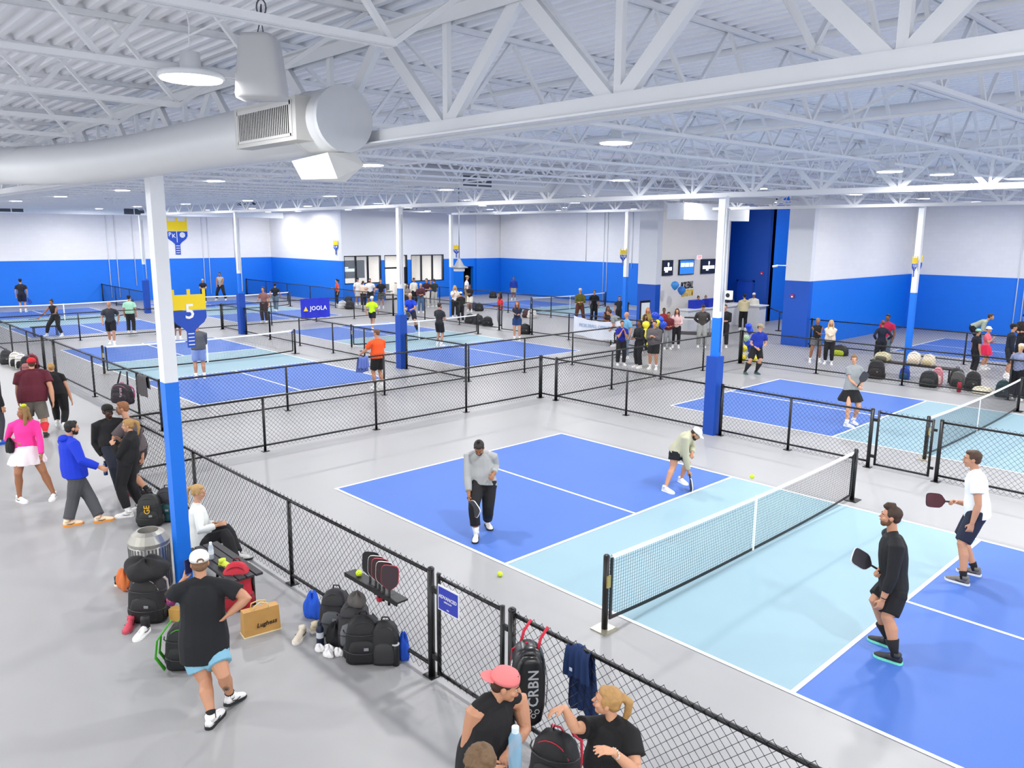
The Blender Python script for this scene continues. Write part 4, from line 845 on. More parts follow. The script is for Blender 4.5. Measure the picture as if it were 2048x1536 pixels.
crowd([
 ('man in grey long-sleeved top and pale blue shorts, back turned, near the number 5', 401, 757, 645, 350, 'hold', '56585e', .9, 'shorts', '8fa4d0', dict(pad=('dark paddle carried by the man in the grey long-sleeved top', (-1, .2, .1), '1a1a22'), hair=('short', 'a06a50'), loose=1.4, build=1.1)),
 ('man in orange polo and black shorts, seen from behind near the padded column', 757, 777, 659, 325, 'hold', 'e8541c', .6, 'shorts', '121216', dict(pad=('dark red paddle held by the man in orange', (-1, .1, .25), '3a1a20'), hair=('short', '6a4a34'), loose=1.4, build=1.15, wl=(-.34, .38, 1.02), wr=(.1, .3, 1.0), look=300)),
 ('player in neon yellow tee and black shorts facing away at the net', 745, 662, 593, 20, 'walk', 'c8f018', .55, 'shorts', '16161a', dict(hair=('short', 'd8d0c0'), hat=('backcap', 'e8e8e0'), bl=.3)),
 ('bearded man in black tee and black shorts with his back turned', 879, 692, 606, 40, 'hold', '26282a', .55, 'shorts', '141416', dict(hair=('short', '2a1c14'), beard='2a1c14')),
 ('player in bright blue tee behind the padded column', 822, 663, 589, 190, 'ready', '1440c8', .55, 'shorts', '14182a', dict(pad=('dark paddle with pale rim held by the player in bright blue', (.5, -.2, -.8), '2a2a30', 'e8e8e8'), hair=('short', 'd0c8b8'), socks=('16181c', .4), shoes=('2a8ac8', 'e0e0e0'))),
 ('woman in navy hooded top and blue shorts standing with arms crossed', 1034, 680, 602, 190, 'cross', '20263a', .9, 'shorts', '1a3a6a', dict(fem=True, hair=('long', '8a4a2a'), skin='f', bl=.3)),
 ('player in black tee and cap facing the far left wall', 47, 624, 558, 5, 'stand', '1e1c22', .5, 'shorts', '16182a', dict(pad=('blue paddle held low by the player facing the far left wall', (.4, 0, -1), '1a4ab0'), hat=('cap', '101014'), hair=BK)),
 ('woman in black tank top and leggings lunging with a paddle', 112, 672, 603, 215, 'ready', '18161a', 0, 'leggings', '17171b', dict(pad=('black paddle swung low by the lunging woman', (-1, 0, -.1), '26262e'), fem=True, hair=('bun', '1a1412'), skin='t', wr=(.45, .35, .85), fl=(-.3, 0), fr=(.35, .1))),
 ('bald man in dark grey tee and black shorts looking down', 225, 689, 603, 185, 'walk', '33353a', .55, 'shorts', '101218', dict(hair=('bald', '8a6a50'), tilt=30, build=1.1)),
 ('man in pale green patterned shirt, black trousers and cap, facing away', 263, 666, 591, 15, 'stand', 'a4d8bc', .6, 'pants', '1a1a1e', dict(hat=('cap', '101014'), hair=BK, loose=1.4)),
 ('player mostly hidden behind the number 5 sign, tanned legs showing', 356, 679, 606, 10, 'stand', '40424a', .5, 'shorts', '20222a', dict(skin='t')),
 ('grey-haired player in black printed tee by the far wall', 408, 605, 558, 180, 'hold', '1a181c', .55, 'pants', '18181c', dict(hair=('short', 'd8d4cc'))),
 ('player in grey tank top in a wide stance by the far wall', 443, 600, 545, 200, 'wide', 'a8a49c', 0, 'pants', '16161c', dict(hair=BK, skin='t')),
 ('woman in dusty pink top and brown trousers at the net', 530, 645, 574, 205, 'chat', '8a5f5a', .55, 'pants', '33262a', dict(fem=True, hair=('pony', '3a2418'))),
 ('player in black tee and grey trousers leaning away at the net', 552, 622, 567, 10, 'walk', '16161a', .5, 'pants', '5a6a72', dict(hat=('cap', '101014'), hair=BK)),
 ('woman in orange-red top and black leggings by the corner of the office wall', 676, 612, 558, 260, 'chat', 'd84a30', .4, 'leggings', '14161c', dict(fem=True, hair=PB)),
 ('man in white tee and dark cap, left end of the office crowd', 716, 610, 556, 150, 'stand', 'e8e4e0', .55, 'shorts', 'd8d8d8', dict(hat=('cap', '181818'), hair=BK)),
 ('person in cream jacket and black trousers in the office crowd', 727, 614, 562, 30, 'stand', 'e0c8b4', .95, 'pants', '18181c', dict(hair=('short', '3a2018'), loose=1.5)),
 ('bearded man in white tee and black shorts in the office crowd', 741, 614, 557, 180, 'chat', 'eceaea', .55, 'shorts', '141418', dict(hair=BK, beard='1a1210', build=1.1)),
 ('man in black tee and grey shorts in the office crowd', 763, 617, 558, 190, 'chat', '17151b', .55, 'shorts', '5a5a58', dict(hair=BN)),
 ('person in white shirt standing just behind the padded column', 806, 612, 558, 160, 'stand', 'd8d4cc', .9, 'pants', '20202a', dict(hair=BK)),
 ('woman in grey top beside the padded column', 815, 618, 568, 170, 'hold', '8a8480', .55, 'pants', '26262e', dict(fem=True, hair=('long', '2a1c14'))),
 ('man in white shirt and black trousers right of the padded column', 828, 613, 556, 140, 'stand', 'eae6da', .9, 'pants', '14161e', dict(hair=BK, skin='t')),
 ('grey-haired man in maroon jacket and blue jeans', 842, 625, 567, 175, 'hold', '4a2630', .95, 'pants', '4a6a90', dict(hair=('short', 'b8b4b0'))),
 ('man in dark red tee and white trousers', 854, 614, 557, 200, 'hold', '3a1a22', .55, 'pants', 'd8d4cc', dict(hair=BK)),
 ('man in dark green tee and pale grey trousers facing away', 869, 614, 558, 330, 'hold', '26302c', .55, 'pants', 'b8b8b4', dict(hair=BN)),
 ('person in blue top tucked between two men in the office crowd', 862, 610, 560, 180, 'stand', '2a4a9a', .55, 'pants', '1c1c22', dict(hair=BN)),
 ('man in white tee and tan cap standing in the dark doorway', 933, 612, 551, 100, 'stand', 'e8e6e4', .55, 'pants', 'a89a80', dict(hat=('cap', 'b0a088'), hair=BN)),
 ('man in black tee and white shorts with folded arms by the doorway', 940, 623, 569, 200, 'cross', '1a1a20', .55, 'shorts', 'e4e0d4', dict(hair=BK, skin='t', bl=.5)),
 ('blond woman in white tee and black trousers by the far column', 910, 634, 571, 175, 'phone', 'e8e4e0', .55, 'pants', '141418', dict(fem=True, hair=BD, skin='f')),
 ('person in black with a white cap beside the blond woman', 922, 645, 584, 340, 'hold', '1a181c', .9, 'pants', '16161a', dict(hat=('backcap', 'e8e8e8'), hair=BK)),
 ('woman in red polo and grey leggings standing at the gate', 1001, 657, 585, 250, 'hold', 'd02a34', .6, 'leggings', '9a9aa0', dict(fem=True, hair=('long', '1a1210'), skin='t')),
 ('player in blue hooded top and khaki shorts in front of the far wall', 1027, 600, 553, 180, 'stand', '143a9a', .95, 'shorts', 'b0a488', dict(hair=BK, skin='t', loose=1.4)),
 ('man in olive shirt and brown trousers beside the far net', 1159, 647, 577, 175, 'hold', '5c5c1c', .9, 'pants', '5a2e22', dict(hat=('cap', 'c8c4bc'), hair=BN, fl=(-.22, 0), fr=(.22, 0))),
 ('person in all black next to the man in olive', 1187, 643, 580, 170, 'stand', '14161c', .6, 'pants', '12141a', dict(hair=('pony', '4a3020'))),
 ('person in black and white top in front of the far column', 1237, 652, 592, 170, 'stand', '2a2c34', .5, 'pants', '1c1c22', dict(hair=BN)),
 ('woman with long brown hair and bare legs behind the white banner', 1213, 685, 612, 160, 'hold', '3a241c', 0, 'shorts', '3a2a22', dict(fem=True, hair=('long', '4a2c1a'), skin='t', bl=.3)),
 ('person in grey tee bending forward behind the fence', 1236, 692, 610, 280, 'bend', '8e9294', .6, 'pants', '1a1c22', dict(hair=BN)),
 ('bald man in light blue shirt behind the man in royal blue', 1252, 716, 624, 240, 'chat', '6aa4c8', .6, 'pants', '6a7a90', dict(hair=('bald', '8a6a50'))),
 ('man in royal blue tee and black trousers with hands at his mouth', 1241, 730, 641, 165, 'phone', '101c8c', .6, 'pants', '16161c', dict(hair=('short', '3a3430'), wl=(-.06, .22, 1.36), wr=(.06, .22, 1.34))),
 ('man in black jacket and black trousers standing in profile', 1277, 735, 640, 230, 'hold', '16181c', 1, 'pants', '131317', dict(hair=BK, skin='m')),
 ('dark-haired woman in olive top behind the man in the black jacket', 1287, 705, 638, 150, 'hold', '4a4622', .9, 'pants', '22242a', dict(fem=True, hair=('long', '2a1a12'), skin='t')),
 ('man in grey hoodie and black shorts clapping by the yellow balloons', 1306, 738, 641, 195, 'hold', '5a5558', .95, 'shorts', '141418', dict(hair=('short', '2a2018'), loose=1.8, build=1.2, collar='hoodie', skin='l', wl=(-.05, .28, 1.2), wr=(.05, .28, 1.2))),
 ('woman with long ginger hair in a mustard top', 1293, 692, 615, 180, 'hold', '9a8a40', .55, 'pants', '2a2c34', dict(fem=True, hair=('long', 'c07a48'), skin='f')),
 ('man in black and red jersey beside the balloons', 1325, 690, 616, 175, 'stand', '8a1c24', .55, 'pants', '1a1a20', dict(hair=BK, skin='m')),
 ('man in maroon hooded top and grey trousers', 1334, 698, 625, 170, 'hold', '5e141e', .95, 'pants', '8a8c90', dict(hair=BK, skin='t', loose=1.4)),
 ('woman with long auburn hair in pink and white top', 1351, 695, 617, 180, 'hold', 'd8b4b4', .9, 'leggings', '15151a', dict(fem=True, hair=('long', '4a2018'), skin='f')),
 ('man in charcoal sweater, pale trousers and cap by the lobby table', 1402, 694, 610, 175, 'hips', '3e3a38', .95, 'pants', '9a9c9a', dict(hat=('cap', '2a2622'), hair=BN, build=1.15, wl=(-.1, -.12, .98), wr=(.1, -.12, .98))),
 ('woman in black top standing behind the lobby counter', None, None, 592, 150, 'hold', '17171b', .6, 'pants', '17171b', dict(fem=True, hair=('bun', '4a3020'), base=tuple(atx(1394, 640, -10.5))[:2])),
 ('person with light brown hair at the lobby counter', None, None, 598, 180, 'hold', 'a89484', .6, 'pants', '26262c', dict(hair=('bun', '8a6a48'), base=tuple(atx(1409, 640, -10.5))[:2])),
 ('man in black jacket standing right of the padded column', 1446, 694, 609, 185, 'hold', '15151a', .9, 'pants', '16161b', dict(hair=BN, skin='l', build=1.1)),
 ('staff member in dark cap behind the white counter', None, None, 594, 190, 'hold', '2a3450', .55, 'pants', '1a1c24', dict(hat=('cap', '10141c'), hair=BK, base=tuple(aty(1457, 640, 30.95))[:2])),
 ('person in beige hoodie and black trousers facing the counter', 1485, 660, 588, 350, 'hold', 'd0c49c', .95, 'pants', '131317', dict(hat=('cap', '1a1c28'), hair=BK, loose=1.5, collar='hoodie')),
 ('person in white hoodie, white cap and camouflage shorts with a backpack', 1504, 651, 586, 185, 'stand', 'e4e0d0', .95, 'shorts', '7c7a64', dict(hat=('cap', 'f0f0ee'), hair=BN, loose=1.5, skin='t')),
 ('woman in black tank top and grey shorts standing with crossed arms', 1632, 724, 636, 165, 'cross', '151519', 0, 'shorts', '66666a', dict(fem=True, hair=('pony', '8a6a48'), skin='t', bl=.3, fr=(.26, .05))),
 ('blond woman in cream hoodie and black leggings', 1656, 728, 640, 185, 'cross', 'ddd0bc', .95, 'leggings', '131317', dict(fem=True, hair=BD, skin='f', loose=1.5)),
 ('person in magenta top with curly black hair, mostly hidden', 1768, 724, 629, 200, 'stand', 'b0184a', .5, 'pants', '5a6a7a', dict(hair=BK, skin='m')),
 ('woman in navy jacket with hands on hips, facing away', 1758, 731, 641, 345, 'hips', '12182e', .95, 'leggings', '14161e', dict(fem=True, hair=('lowbun', '7a3a1e'), skin='t')),
 ('person in sage long-sleeved top bending forward at the far right court', 1950, 700, 618, 95, 'bend', 'a8b098', .7, 'pants', '12141a', dict(hair=BN, wl=(-.1, .38, .75), wr=(.1, .38, .75))),
 ('person in black tee and pale green cap', 1945, 746, 663, 60, 'stand', '191b28', .55, 'pants', '14141a', dict(hat=('cap', '9cd4b8'), hair=BN)),
 ('woman in pink top and white bucket hat looking at her phone', 1966, 738, 659, 110, 'phone', 'f06a7c', .6, 'skirt', 'e02450', dict(fem=True, hat=('bucket', 'ecebe6'), hair=BN, skin='f', bl=.32)),
 ('man in navy jacket, shorts and black cap near the right edge', 2012, 755, 648, 75, 'stand', '151b2c', .95, 'shorts', '20242c', dict(hat=('cap', '14141a'), hair=BK, bl=.5)),
 ('person in dark brown top and black cap at the right edge, furthest back', 2040, 720, 628, 200, 'hold', '2c2220', .9, 'pants', '1a1a20', dict(hat=('cap', '101014'), hair=BK)),
 ('woman with dark hair in black at the right edge', 2050, 752, 654, 200, 'hold', '141418', .9, 'pants', '17171c', dict(fem=True, hair=('long', '2a1a14'))),
 ('person in pale cap, grey-blue tee and black leggings leaning on the fence', 2028, 800, 688, 20, 'hold', '8a92b0', .55, 'leggings', '15151b', dict(fem=True, hat=('cap', 'e8c8b8'), hair=('pony', 'd0b080'), wl=(-.15, .35, 1.12), wr=(.15, .35, 1.12))),
])
# ---------------------------------------------------------------- ducts, speaker, pipes overhead
DW = mat('d0d2d6', .45, var=.02)
t = thing('round_air_duct', 'large white round air duct crossing at upper left, ending in a flat disc', 'air duct', (6.9, -3.86, 5.43))
pts = [(6.92, -3.86, 5.43), (5.5, -3.86, 5.43), (4.2, -3.87, 5.43), (3.2, -3.9, 5.42), (2.5, -4.03, 5.4), (1.8, -4.28, 5.37), (1.0, -4.45, 5.38), (0, -4.6, 5.42), (-2.2, -4.85, 5.5), (-5, -5.1, 5.55)]
MB().tube(pts, .232, 40).build('duct_shell', DW, t, True, world=True)
MB().tube([(6.9, -3.86, 5.43), (6.945, -3.86, 5.43)], .238, 48).build('end_disc', mat('c4c8ce', .5), t, world=True)
m = MB()
for x in (6.55, 3.4): m.tube([(x, -3.87, 5.43), (x - .03, -3.87, 5.43)], .237, 40)
m.tube([(.6, -4.5, 5.4), (.57, -4.51, 5.4)], .237, 40); m.build('duct_seam', DW, t, True, world=True)
v = MB(); v.bbox(5.78, 6.78, -4.17, -3.95, 5.27, 5.58)
o = v.build('grille_box', mat('bcbcba', .6), t, world=True)
m = MB(); m.bbox(5.84, 6.72, -4.178, -4.17, 5.3, 5.32).bbox(5.84, 6.72, -4.178, -4.17, 5.52, 5.55).bbox(5.82, 5.85, -4.178, -4.17, 5.3, 5.55).bbox(6.7, 6.73, -4.178, -4.17, 5.3, 5.55)
for k in range(30): m.box((5.87 + k * .0285, -4.176, 5.42), (.006, .012, .2), .7)
m.build('grille_louvre', mat('c4c4c4', .5), o, world=True).location = -V((6.9, -3.86, 5.43))
MB().bbox(5.86, 6.7, -4.172, -4.169, 5.32, 5.52).build('grille_opening', mat('101012', .9), o, world=True).location = -V((6.9, -3.86, 5.43))
F1, F2, F3, F4 = (aty(u, v, -4.08) for u, v in ((583, 322), (603, 359), (675, 357), (655, 305))); R1, R2 = aty(728, 331, -3.7), aty(712, 305, -3.7); L1, L2 = F1 + V((0, .38, 0)), F2 + V((0, .38, 0))
h = MB(); h.add([F1, F2, F3, F4, R1, R2, L1, L2], [(0, 1, 2, 3), (3, 2, 4, 5), (0, 6, 7, 1), (1, 7, 4, 2), (6, 5, 4, 7), (0, 3, 5, 6)]); h.build('diffuser_hood', mat('e4e3df', .5), t, world=True)
for o_ in t.children_recursive:
    if o_.parent != t: o_.location = (0, 0, 0)
ctr = atd(522, 136, 5.0)
t = thing('ceiling_speaker', 'light grey tapered loudspeaker hanging from wires at upper left', 'speaker', ctr)
sx, sy_2 = RT.copy(), V((FW.x, FW.y, 0)).normalized(); m = MB(); rg = []
for z, wx in ((-.19, .148), (-.17, .152), (-.1, .148), (.1, .122), (.165, .112), (.19, .09)):
    rg.append([ctr + sx * (wx * math.copysign(abs(math.cos(a)) ** .35, math.cos(a))) + sy_2 * (.11 * math.copysign(abs(math.sin(a)) ** .35, math.sin(a))) + V((0, 0, z)) for a in [2 * PI * (i + .5) / 24 for i in range(24)]])
m.loft(rg).build('speaker_cabinet', mat('bcbcbf', .6), t, True, world=True)
m = MB(); m.tube([ctr + V((0, 0, .18)) + sx * -.02, ctr + V((0, 0, .25)), ctr + V((0, 0, .38)) + sx * .02], .004, 6).tube([ctr + V((0, 0, .18)) + sx * .03, ctr + V((0, 0, .25)) + sx * .02, ctr + V((0, 0, .38)) + sx * .02], .004, 6)
m.tube([ctr + V((0, 0, .36)) + sx * (.02 + .03 * math.cos(a)) + V((0, 0, .05 * math.sin(a))) for a in [k * PI / 6 for k in range(13)]], .005, 6); m.build('hanging_wire', mat('5a5c62', .4, .6), t, True, world=True)
t = thing('round_air_duct', 'mid-ceiling white round air duct with a pair of dark grilles, right of centre', 'air duct', (-3, 4, 6))
MB().tube([(-3, 3.9, 5.95), (-3, 20.6, 6.02)], .26, 28).build('duct_shell', DW, t, True, world=True)
m = MB(); m.box((-2.72, 5.8, 5.85), (.12, 1.0, .3)); m.build('grille_frame', mat('e0e2e6'), t, world=True); m = MB(); m.box((-2.65, 5.56, 5.85), (.02, .42, .24)).box((-2.65, 6.04, 5.85), (.02, .42, .24)); m.build('dark_grille', mat('50545c'), t, world=True)
m = MB(); m.box((-2.72, 13.8, 5.82), (.12, 1.0, .3), 0); m.build('diffuser', mat('f4f2ee', .4), t, world=True)
def box_duct(x, y0, y1, z0, z1, regs, label, w=.6):
    t = thing('rectangular_air_duct', label, 'air duct', (x, y0, z0)); MB().bbox(x - w / 2, x + w / 2, y0, y1, z0, z1).build('duct_shell', mat('dfe3ea', .5), t, world=True)
    m = MB()
    for y in (y0 + .5, (y0 + y1) / 2, y1 - .5): m.tube([(x, y, z1 - .02), (x, y, deck_z(y) + .02)], .012, 6)
    m.build('hanger_rod', STEEL, t, world=True)
    for y in regs:
        m = MB(); m.bbox(x + w / 2, x + w / 2 + .03, y - .62, y + .62, z0 + .02, z0 + .42).build('grille_frame', mat('e8eaee'), t, world=True)
        for d in (-.3, .3): MB().bbox(x + w / 2 + .03, x + w / 2 + .04, y + d - .27, y + d + .27, z0 + .05, z0 + .38).build('dark_grille', mat('4a4e58', .7), t, world=True)
box_duct(-30.5, 4.5, 13.6, 5.82, 6.25, (6.0, 12.9), 'far left boxed air duct with two pairs of dark grilles')
box_duct(-38, 1, 19, 5.5, 5.85, (3.1, 9.4), 'boxed air duct running along the top of the far left wall', .5)
box_duct(-30.5, 22, 33, 5.95, 6.3, (24.0, 29.6), 'boxed air duct above the office windows')
box_duct(-6, 18.9, 23.7, 5.2, 5.83, (), 'plain white boxed duct above the lobby', .8)
def pipe(p, label, r=.03, grp=None):
    o = MB().tube(p, r, 10).build('ceiling_pipe', STEEL, None, True); tag(o, label, 'pipe', grp); return o
for y in (-8, -.9, 4.2, 11.5, 16.6, 24, 29): pipe([(-42.8, y, deck_z(y) - .16), (17, y, deck_z(y) - .16)], 'thin white sprinkler pipe running across under the roof deck', .028, 'sprinkler pipes')
for y in (2.6, 13.6): pipe([(-42.8, y, deck_z(y) - .3), (17, y, deck_z(y) - .3)], 'thicker white main pipe under the roof deck', .055, 'main pipes')
pipe([(9.9, -3.2, 5.95), (9.0, -.5, 5.9), (7.6, 3, 6.0)], 'slack conduit looping beyond the nearest girder', .012)
o = pipe([(8.2, -4.6, 6.2), (7.85, -4.9, 5.9), (7.7, -5.1, 5.75), (7.6, -5.25, 5.66)], 'tangled white cord above the largest ceiling light', .006)
# wall conduits
k = 0
for x, y, z0 in ((-43.17, 9.4, .3), (-43.17, 9.9, .3), (-43.17, 11, 1), (-43.17, 12.3, 2.9), (-43.17, 15.6, .2), (-43.17, 16.0, .2), (-43.17, 17.9, 2.6), (-24.3, 34.67, 2.7), (-22.7, 34.67, .1), (-22.4, 34.67, .1), (-20.3, 34.67, 2.4), (1.8, 35.27, .1), (2.1, 35.27, .1)):
    pipe([(x, y, z0), (x, y, 6.2)], 'thin grey conduit running down the wall', .022, 'wall conduits')
def small(name, label, cat, c, d, col, rz=0, **kw):
    o = MB().box((0, 0, 0), d).build(name, mat(col, **kw)); o.location = c; o.rotation_euler = (0, 0, rz); return tag(o, label, cat)
def alarm(p, rz, label):
    t = thing('fire_alarm', label, 'alarm', p, rz); MB().box((0, 0, 0), (.14, .05, .14)).build('alarm_box', mat('c81c38'), t); MB().box((0, -.035, -.02), (.06, .03, .06)).build('strobe', mat('f0f0f4'), t)
alarm((-43.15, 11.6, 2.0), PI / 2, 'red fire alarm on the far left blue wall'); alarm((-9.6, 32.35, 2.6), 0, 'red fire alarm on the dark blue lobby wall beside the door'); alarm((-3.75, 24.42, 2.1), 0, 'red fire alarm on the blue pier right of the lobby')
t = thing('security_camera', 'white security camera on an arm beside the lobby recess', 'camera', (-4.4, 24.75, 3.35)); MB().tube([(.25, 0, 0), (-.3, 0, 0)], .02, 8).build('camera_arm', WHITE, t, True); MB().tube([(-.3, 0, -.02), (-.5, -.05, -.06)], .05, 10).build('camera_body', WHITE, t, True)
t = thing('exit_sign', 'lit red EXIT sign above the lobby screens', 'sign', (-10.5, 27.6, 3.5)); MB().box((0, 0, 0), (.03, .42, .2)).build('sign_plate', mat('f4e8e8', emit=.5), t); text('EXIT', .17, (.017, 0, 0), (0, 1, 0), (0, 0, 1), mat('f03048', emit=1.5), t, world=False)
MB().tube([(0, 0, .1), (0, 0, 3.18)], .012, 6).build('hanging_rod', STEEL, t)
t = thing('pendant_lamp', 'grey bell-shaped caged pendant hanging on a long cord near the office', 'lamp', (-12.5, 13.4, 3.2))
MB().lathe([(.02, .42), (.06, .38), (.2, .12), (.36, .06), (.36, .03), (.2, .04)], (0, 0, 0)).build('bell_shade', mat('6e7076', .6), t, True); MB().lathe([(.2, .03), (.23, -.02), (.22, -.1), (.2, -.1)], (0, 0, 0)).build('rim_ring', mat('e0e0e0', .4), t); MB().lathe([(.17, .02), (.18, -.07)], (0, 0, 0)).build('dark_core', DARK, t)
MB().tube([(0, 0, .4), (0, 0, 3.3)], .018, 6).build('cord', mat('6a6c74'), t, True)
t = thing('wall_clock', 'small round-faced clock box on the padded column beside the nearest court', 'clock', (2.66, 8.7, 3.28)); MB().box((0, 0, 0), (.14, .1, .2)).build('clock_case', WHITE, t); MB().tube([(.0, -.05, 0), (.0, -.06, 0)], .05, 14).build('clock_face', DARK, t)
# ---------------------------------------------------------------- signs
def crown_sign(c, ax, w, label, num=None, mark=False, two=False):
    c = V(c); ax = V(ax); az = V((0, 0, 1)); n = ax.cross(az); t = thing('hanging_sign', label, 'sign', c); s = w
    top = [(-.5, .05), (.5, .05), (.5, .5), (.5, .66), (.42, .66), (.42, .5), (.05, .5), (.05, .66), (-.04, .66), (-.04, .5), (-.42, .5), (-.42, .66), (-.5, .66)]
    bot = [(-.5, .02), (.5, .02), (.5, -.2), (.42, -.34), (.2, -.5), (.12, -.6), (.12, -1.08), (-.12, -1.08), (-.12, -.6), (-.2, -.5), (-.42, -.34), (-.5, -.2)]
    MB().prism([(a * s, b * s) for a, b in top], c - n * .008, ax, az, .016).build('yellow_bridge_panel', YEL, t, world=True)
    MB().prism([(a * s, b * s) for a, b in bot], c - n * .008, ax, az, .016).build('blue_paddle_panel', mat('0a46b4', .5), t, world=True)
    m = MB()
    for k in range(4): m.prism([(-.09 * s, (-.68 - k * .11) * s), (.09 * s, (-.68 - k * .11) * s), (.09 * s, (-.65 - k * .11) * s), (-.09 * s, (-.65 - k * .11) * s)], c + n * .008, ax, az, .004)
    m.build('white_stripe', WHITE, t, world=True)
    if num: text(num, .62 * s, c + n * .012 - az * .02 * s, ax, az, mat('f4f4f4'), t)
    if mark:
        text('P', .27 * s, c + n * .012 + ax * -.34 * s - az * .13 * s, ax, az, WHITE, t); text('K', .27 * s, c + n * .012 + ax * -.16 * s - az * .2 * s, ax, az, WHITE, t)
        MB().prism([(-.03 * s, -.5 * s), (.0, -.5 * s), (.0, .02 * s), (-.03 * s, .02 * s)], c + n * .008, ax, az, .006).build('white_divider', WHITE, t, world=True)
        p = [(.25 * s + .13 * s * math.cos(a), -.15 * s + .13 * s * math.sin(a)) for a in [k * PI / 12 for k in range(24)]]; MB().prism(p, c + n * .008, ax, az, .006).build('white_ball_mark', WHITE, t, world=True)
        m = MB()
        for k in range(6): a = k * PI / 3; q = [(.25 * s + .075 * s * math.cos(a) + .016 * s * math.cos(b), -.15 * s + .075 * s * math.sin(a) + .016 * s * math.sin(b)) for b in [j * PI / 4 for j in range(8)]]; m.prism(q, c + n * .013, ax, az, .003)
        q = [(.25 * s + .018 * s * math.cos(b), -.15 * s + .018 * s * math.sin(b)) for b in [j * PI / 4 for j in range(8)]]; m.prism(q, c + n * .013, ax, az, .003); m.build('ball_holes', NAVY, t, world=True)
    return t
crown_sign((2.25, -3.27, 3.62), (0, 1, 0), .42, 'yellow and blue paddle-shaped court sign with a white 5 on the nearest column', num='5')
crown_sign((-43.17, 13.88, 4.55), (0, 1, 0), 1.42, 'large yellow and blue paddle-shaped wall sign with letters P K on the far left wall', mark=True)
for k, (x, y, wl) in enumerate([(-33.2, 20.4, 0), ]): crown_sign((-33.95, 20.66, 3.75), (1, 0, 0), .55, 'small yellow and blue paddle sign at the corner left of the office windows', mark=True)
crown_sign((-22.1, 21.2, 3.72), (0, 1, 0), .42, 'small paddle sign on the blue and white column in front of the doorway', mark=True)
crown_sign((-9.85, 20.6, 3.72), (0, 1, 0), .42, 'small paddle sign left of the column beside the lobby', mark=True)
crown_sign((2.28, 20.81, 3.72), (0, 1, 0), .4, 'small paddle sign on the left face of the column behind the bench', mark=True)
crown_sign((2.24, 21.39, 3.74), (0, 1, 0), .4, 'small paddle sign on the right face of the column behind the bench')
def banner(p0, p1, z0, z1, col, label, sag=.0, back=.0):
    p0 = V((*p0, 0)); p1 = V((*p1, 0)); d = (p1 - p0).normalized(); n = V((d.y, -d.x, 0)); t = thing('fabric_banner', label, 'banner', (p0 + p1) / 2); m = MB(); N = 20; L = (p1 - p0).length; top, bot = [], []
    for k in range(N + 1):
        f = k / N; s_ = sag * math.sin(PI * f) + .012 * math.sin(f * 25); top.append(p0 + d * (L * f) + V((0, 0, z1 - s_)) + n * .012 * math.sin(f * 18)); bot.append(p0 + d * (L * f) + V((0, 0, z0 - s_)) + n * .02 * math.sin(f * 14 + 1))
    for k in range(N): m.add([bot[k], bot[k + 1], top[k + 1], top[k], bot[k] - n * .006, bot[k + 1] - n * .006, top[k + 1] - n * .006, top[k] - n * .006], [(0, 1, 2, 3), (7, 6, 5, 4), (0, 4, 5, 1), (3, 2, 6, 7)])
    m.build('banner_cloth', mat(col, .7, var=.15, scale=1.5), t, world=True); return t, d, n
t, d, n = banner((-24.36, 12.72), (-24.36, 14.4), .22, 1.24, '2430c8', 'purple-blue JOOLA banner hanging on the fence between the courts')
text('JOOLA', .31, (-24.33, 13.72, .72), (0, 1, 0), (0, 0, 1), mat('ffffff'), t, sp=1.05, ext=.006)
MB().prism([(0, 0), (.26, 0), (.13, .24)], (-24.33, 12.86, .6), (0, 1, 0), (0, 0, 1), .006).build('triangle_logo', mat('f4d84a'), t, world=True)
t, d, n = banner((-10.7, 18.4), (-8.0, 18.4), .35, 1.12, 'e4e8f0', 'white banner with faint blue print hanging on the fence at centre', .15)
text('PICKLEBALL OPEN PLAY', .2, (-9.35, 18.375, .74), (1, 0, 0), (0, 0, 1), mat('a8b8d4'), t, ext=.004, sp=.95)
t = thing('gate_sign', 'blue ADVANCED sign with a white border on the near gate', 'sign', (6.46, -2.53, 1.0))
MB().bbox(6.3, 6.63, -2.545, -2.535, .86, 1.13).build('white_border', WHITE, t, world=True); MB().bbox(6.315, 6.615, -2.55, -2.544, .875, 1.115).build('blue_panel', mat('2c3aa8', .4), t, world=True)
text('ADVANCED', .052, (6.465, -2.552, 1.02), (1, 0, 0), (0, 0, 1), WHITE, t, ext=.001); text('OPEN PLAY', .024, (6.465, -2.552, .975), (1, 0, 0), (0, 0, 1), WHITE, t, ext=.001); text('PKB', .02, (6.465, -2.552, .9), (1, 0, 0), (0, 0, 1), WHITE, t, ext=.001)
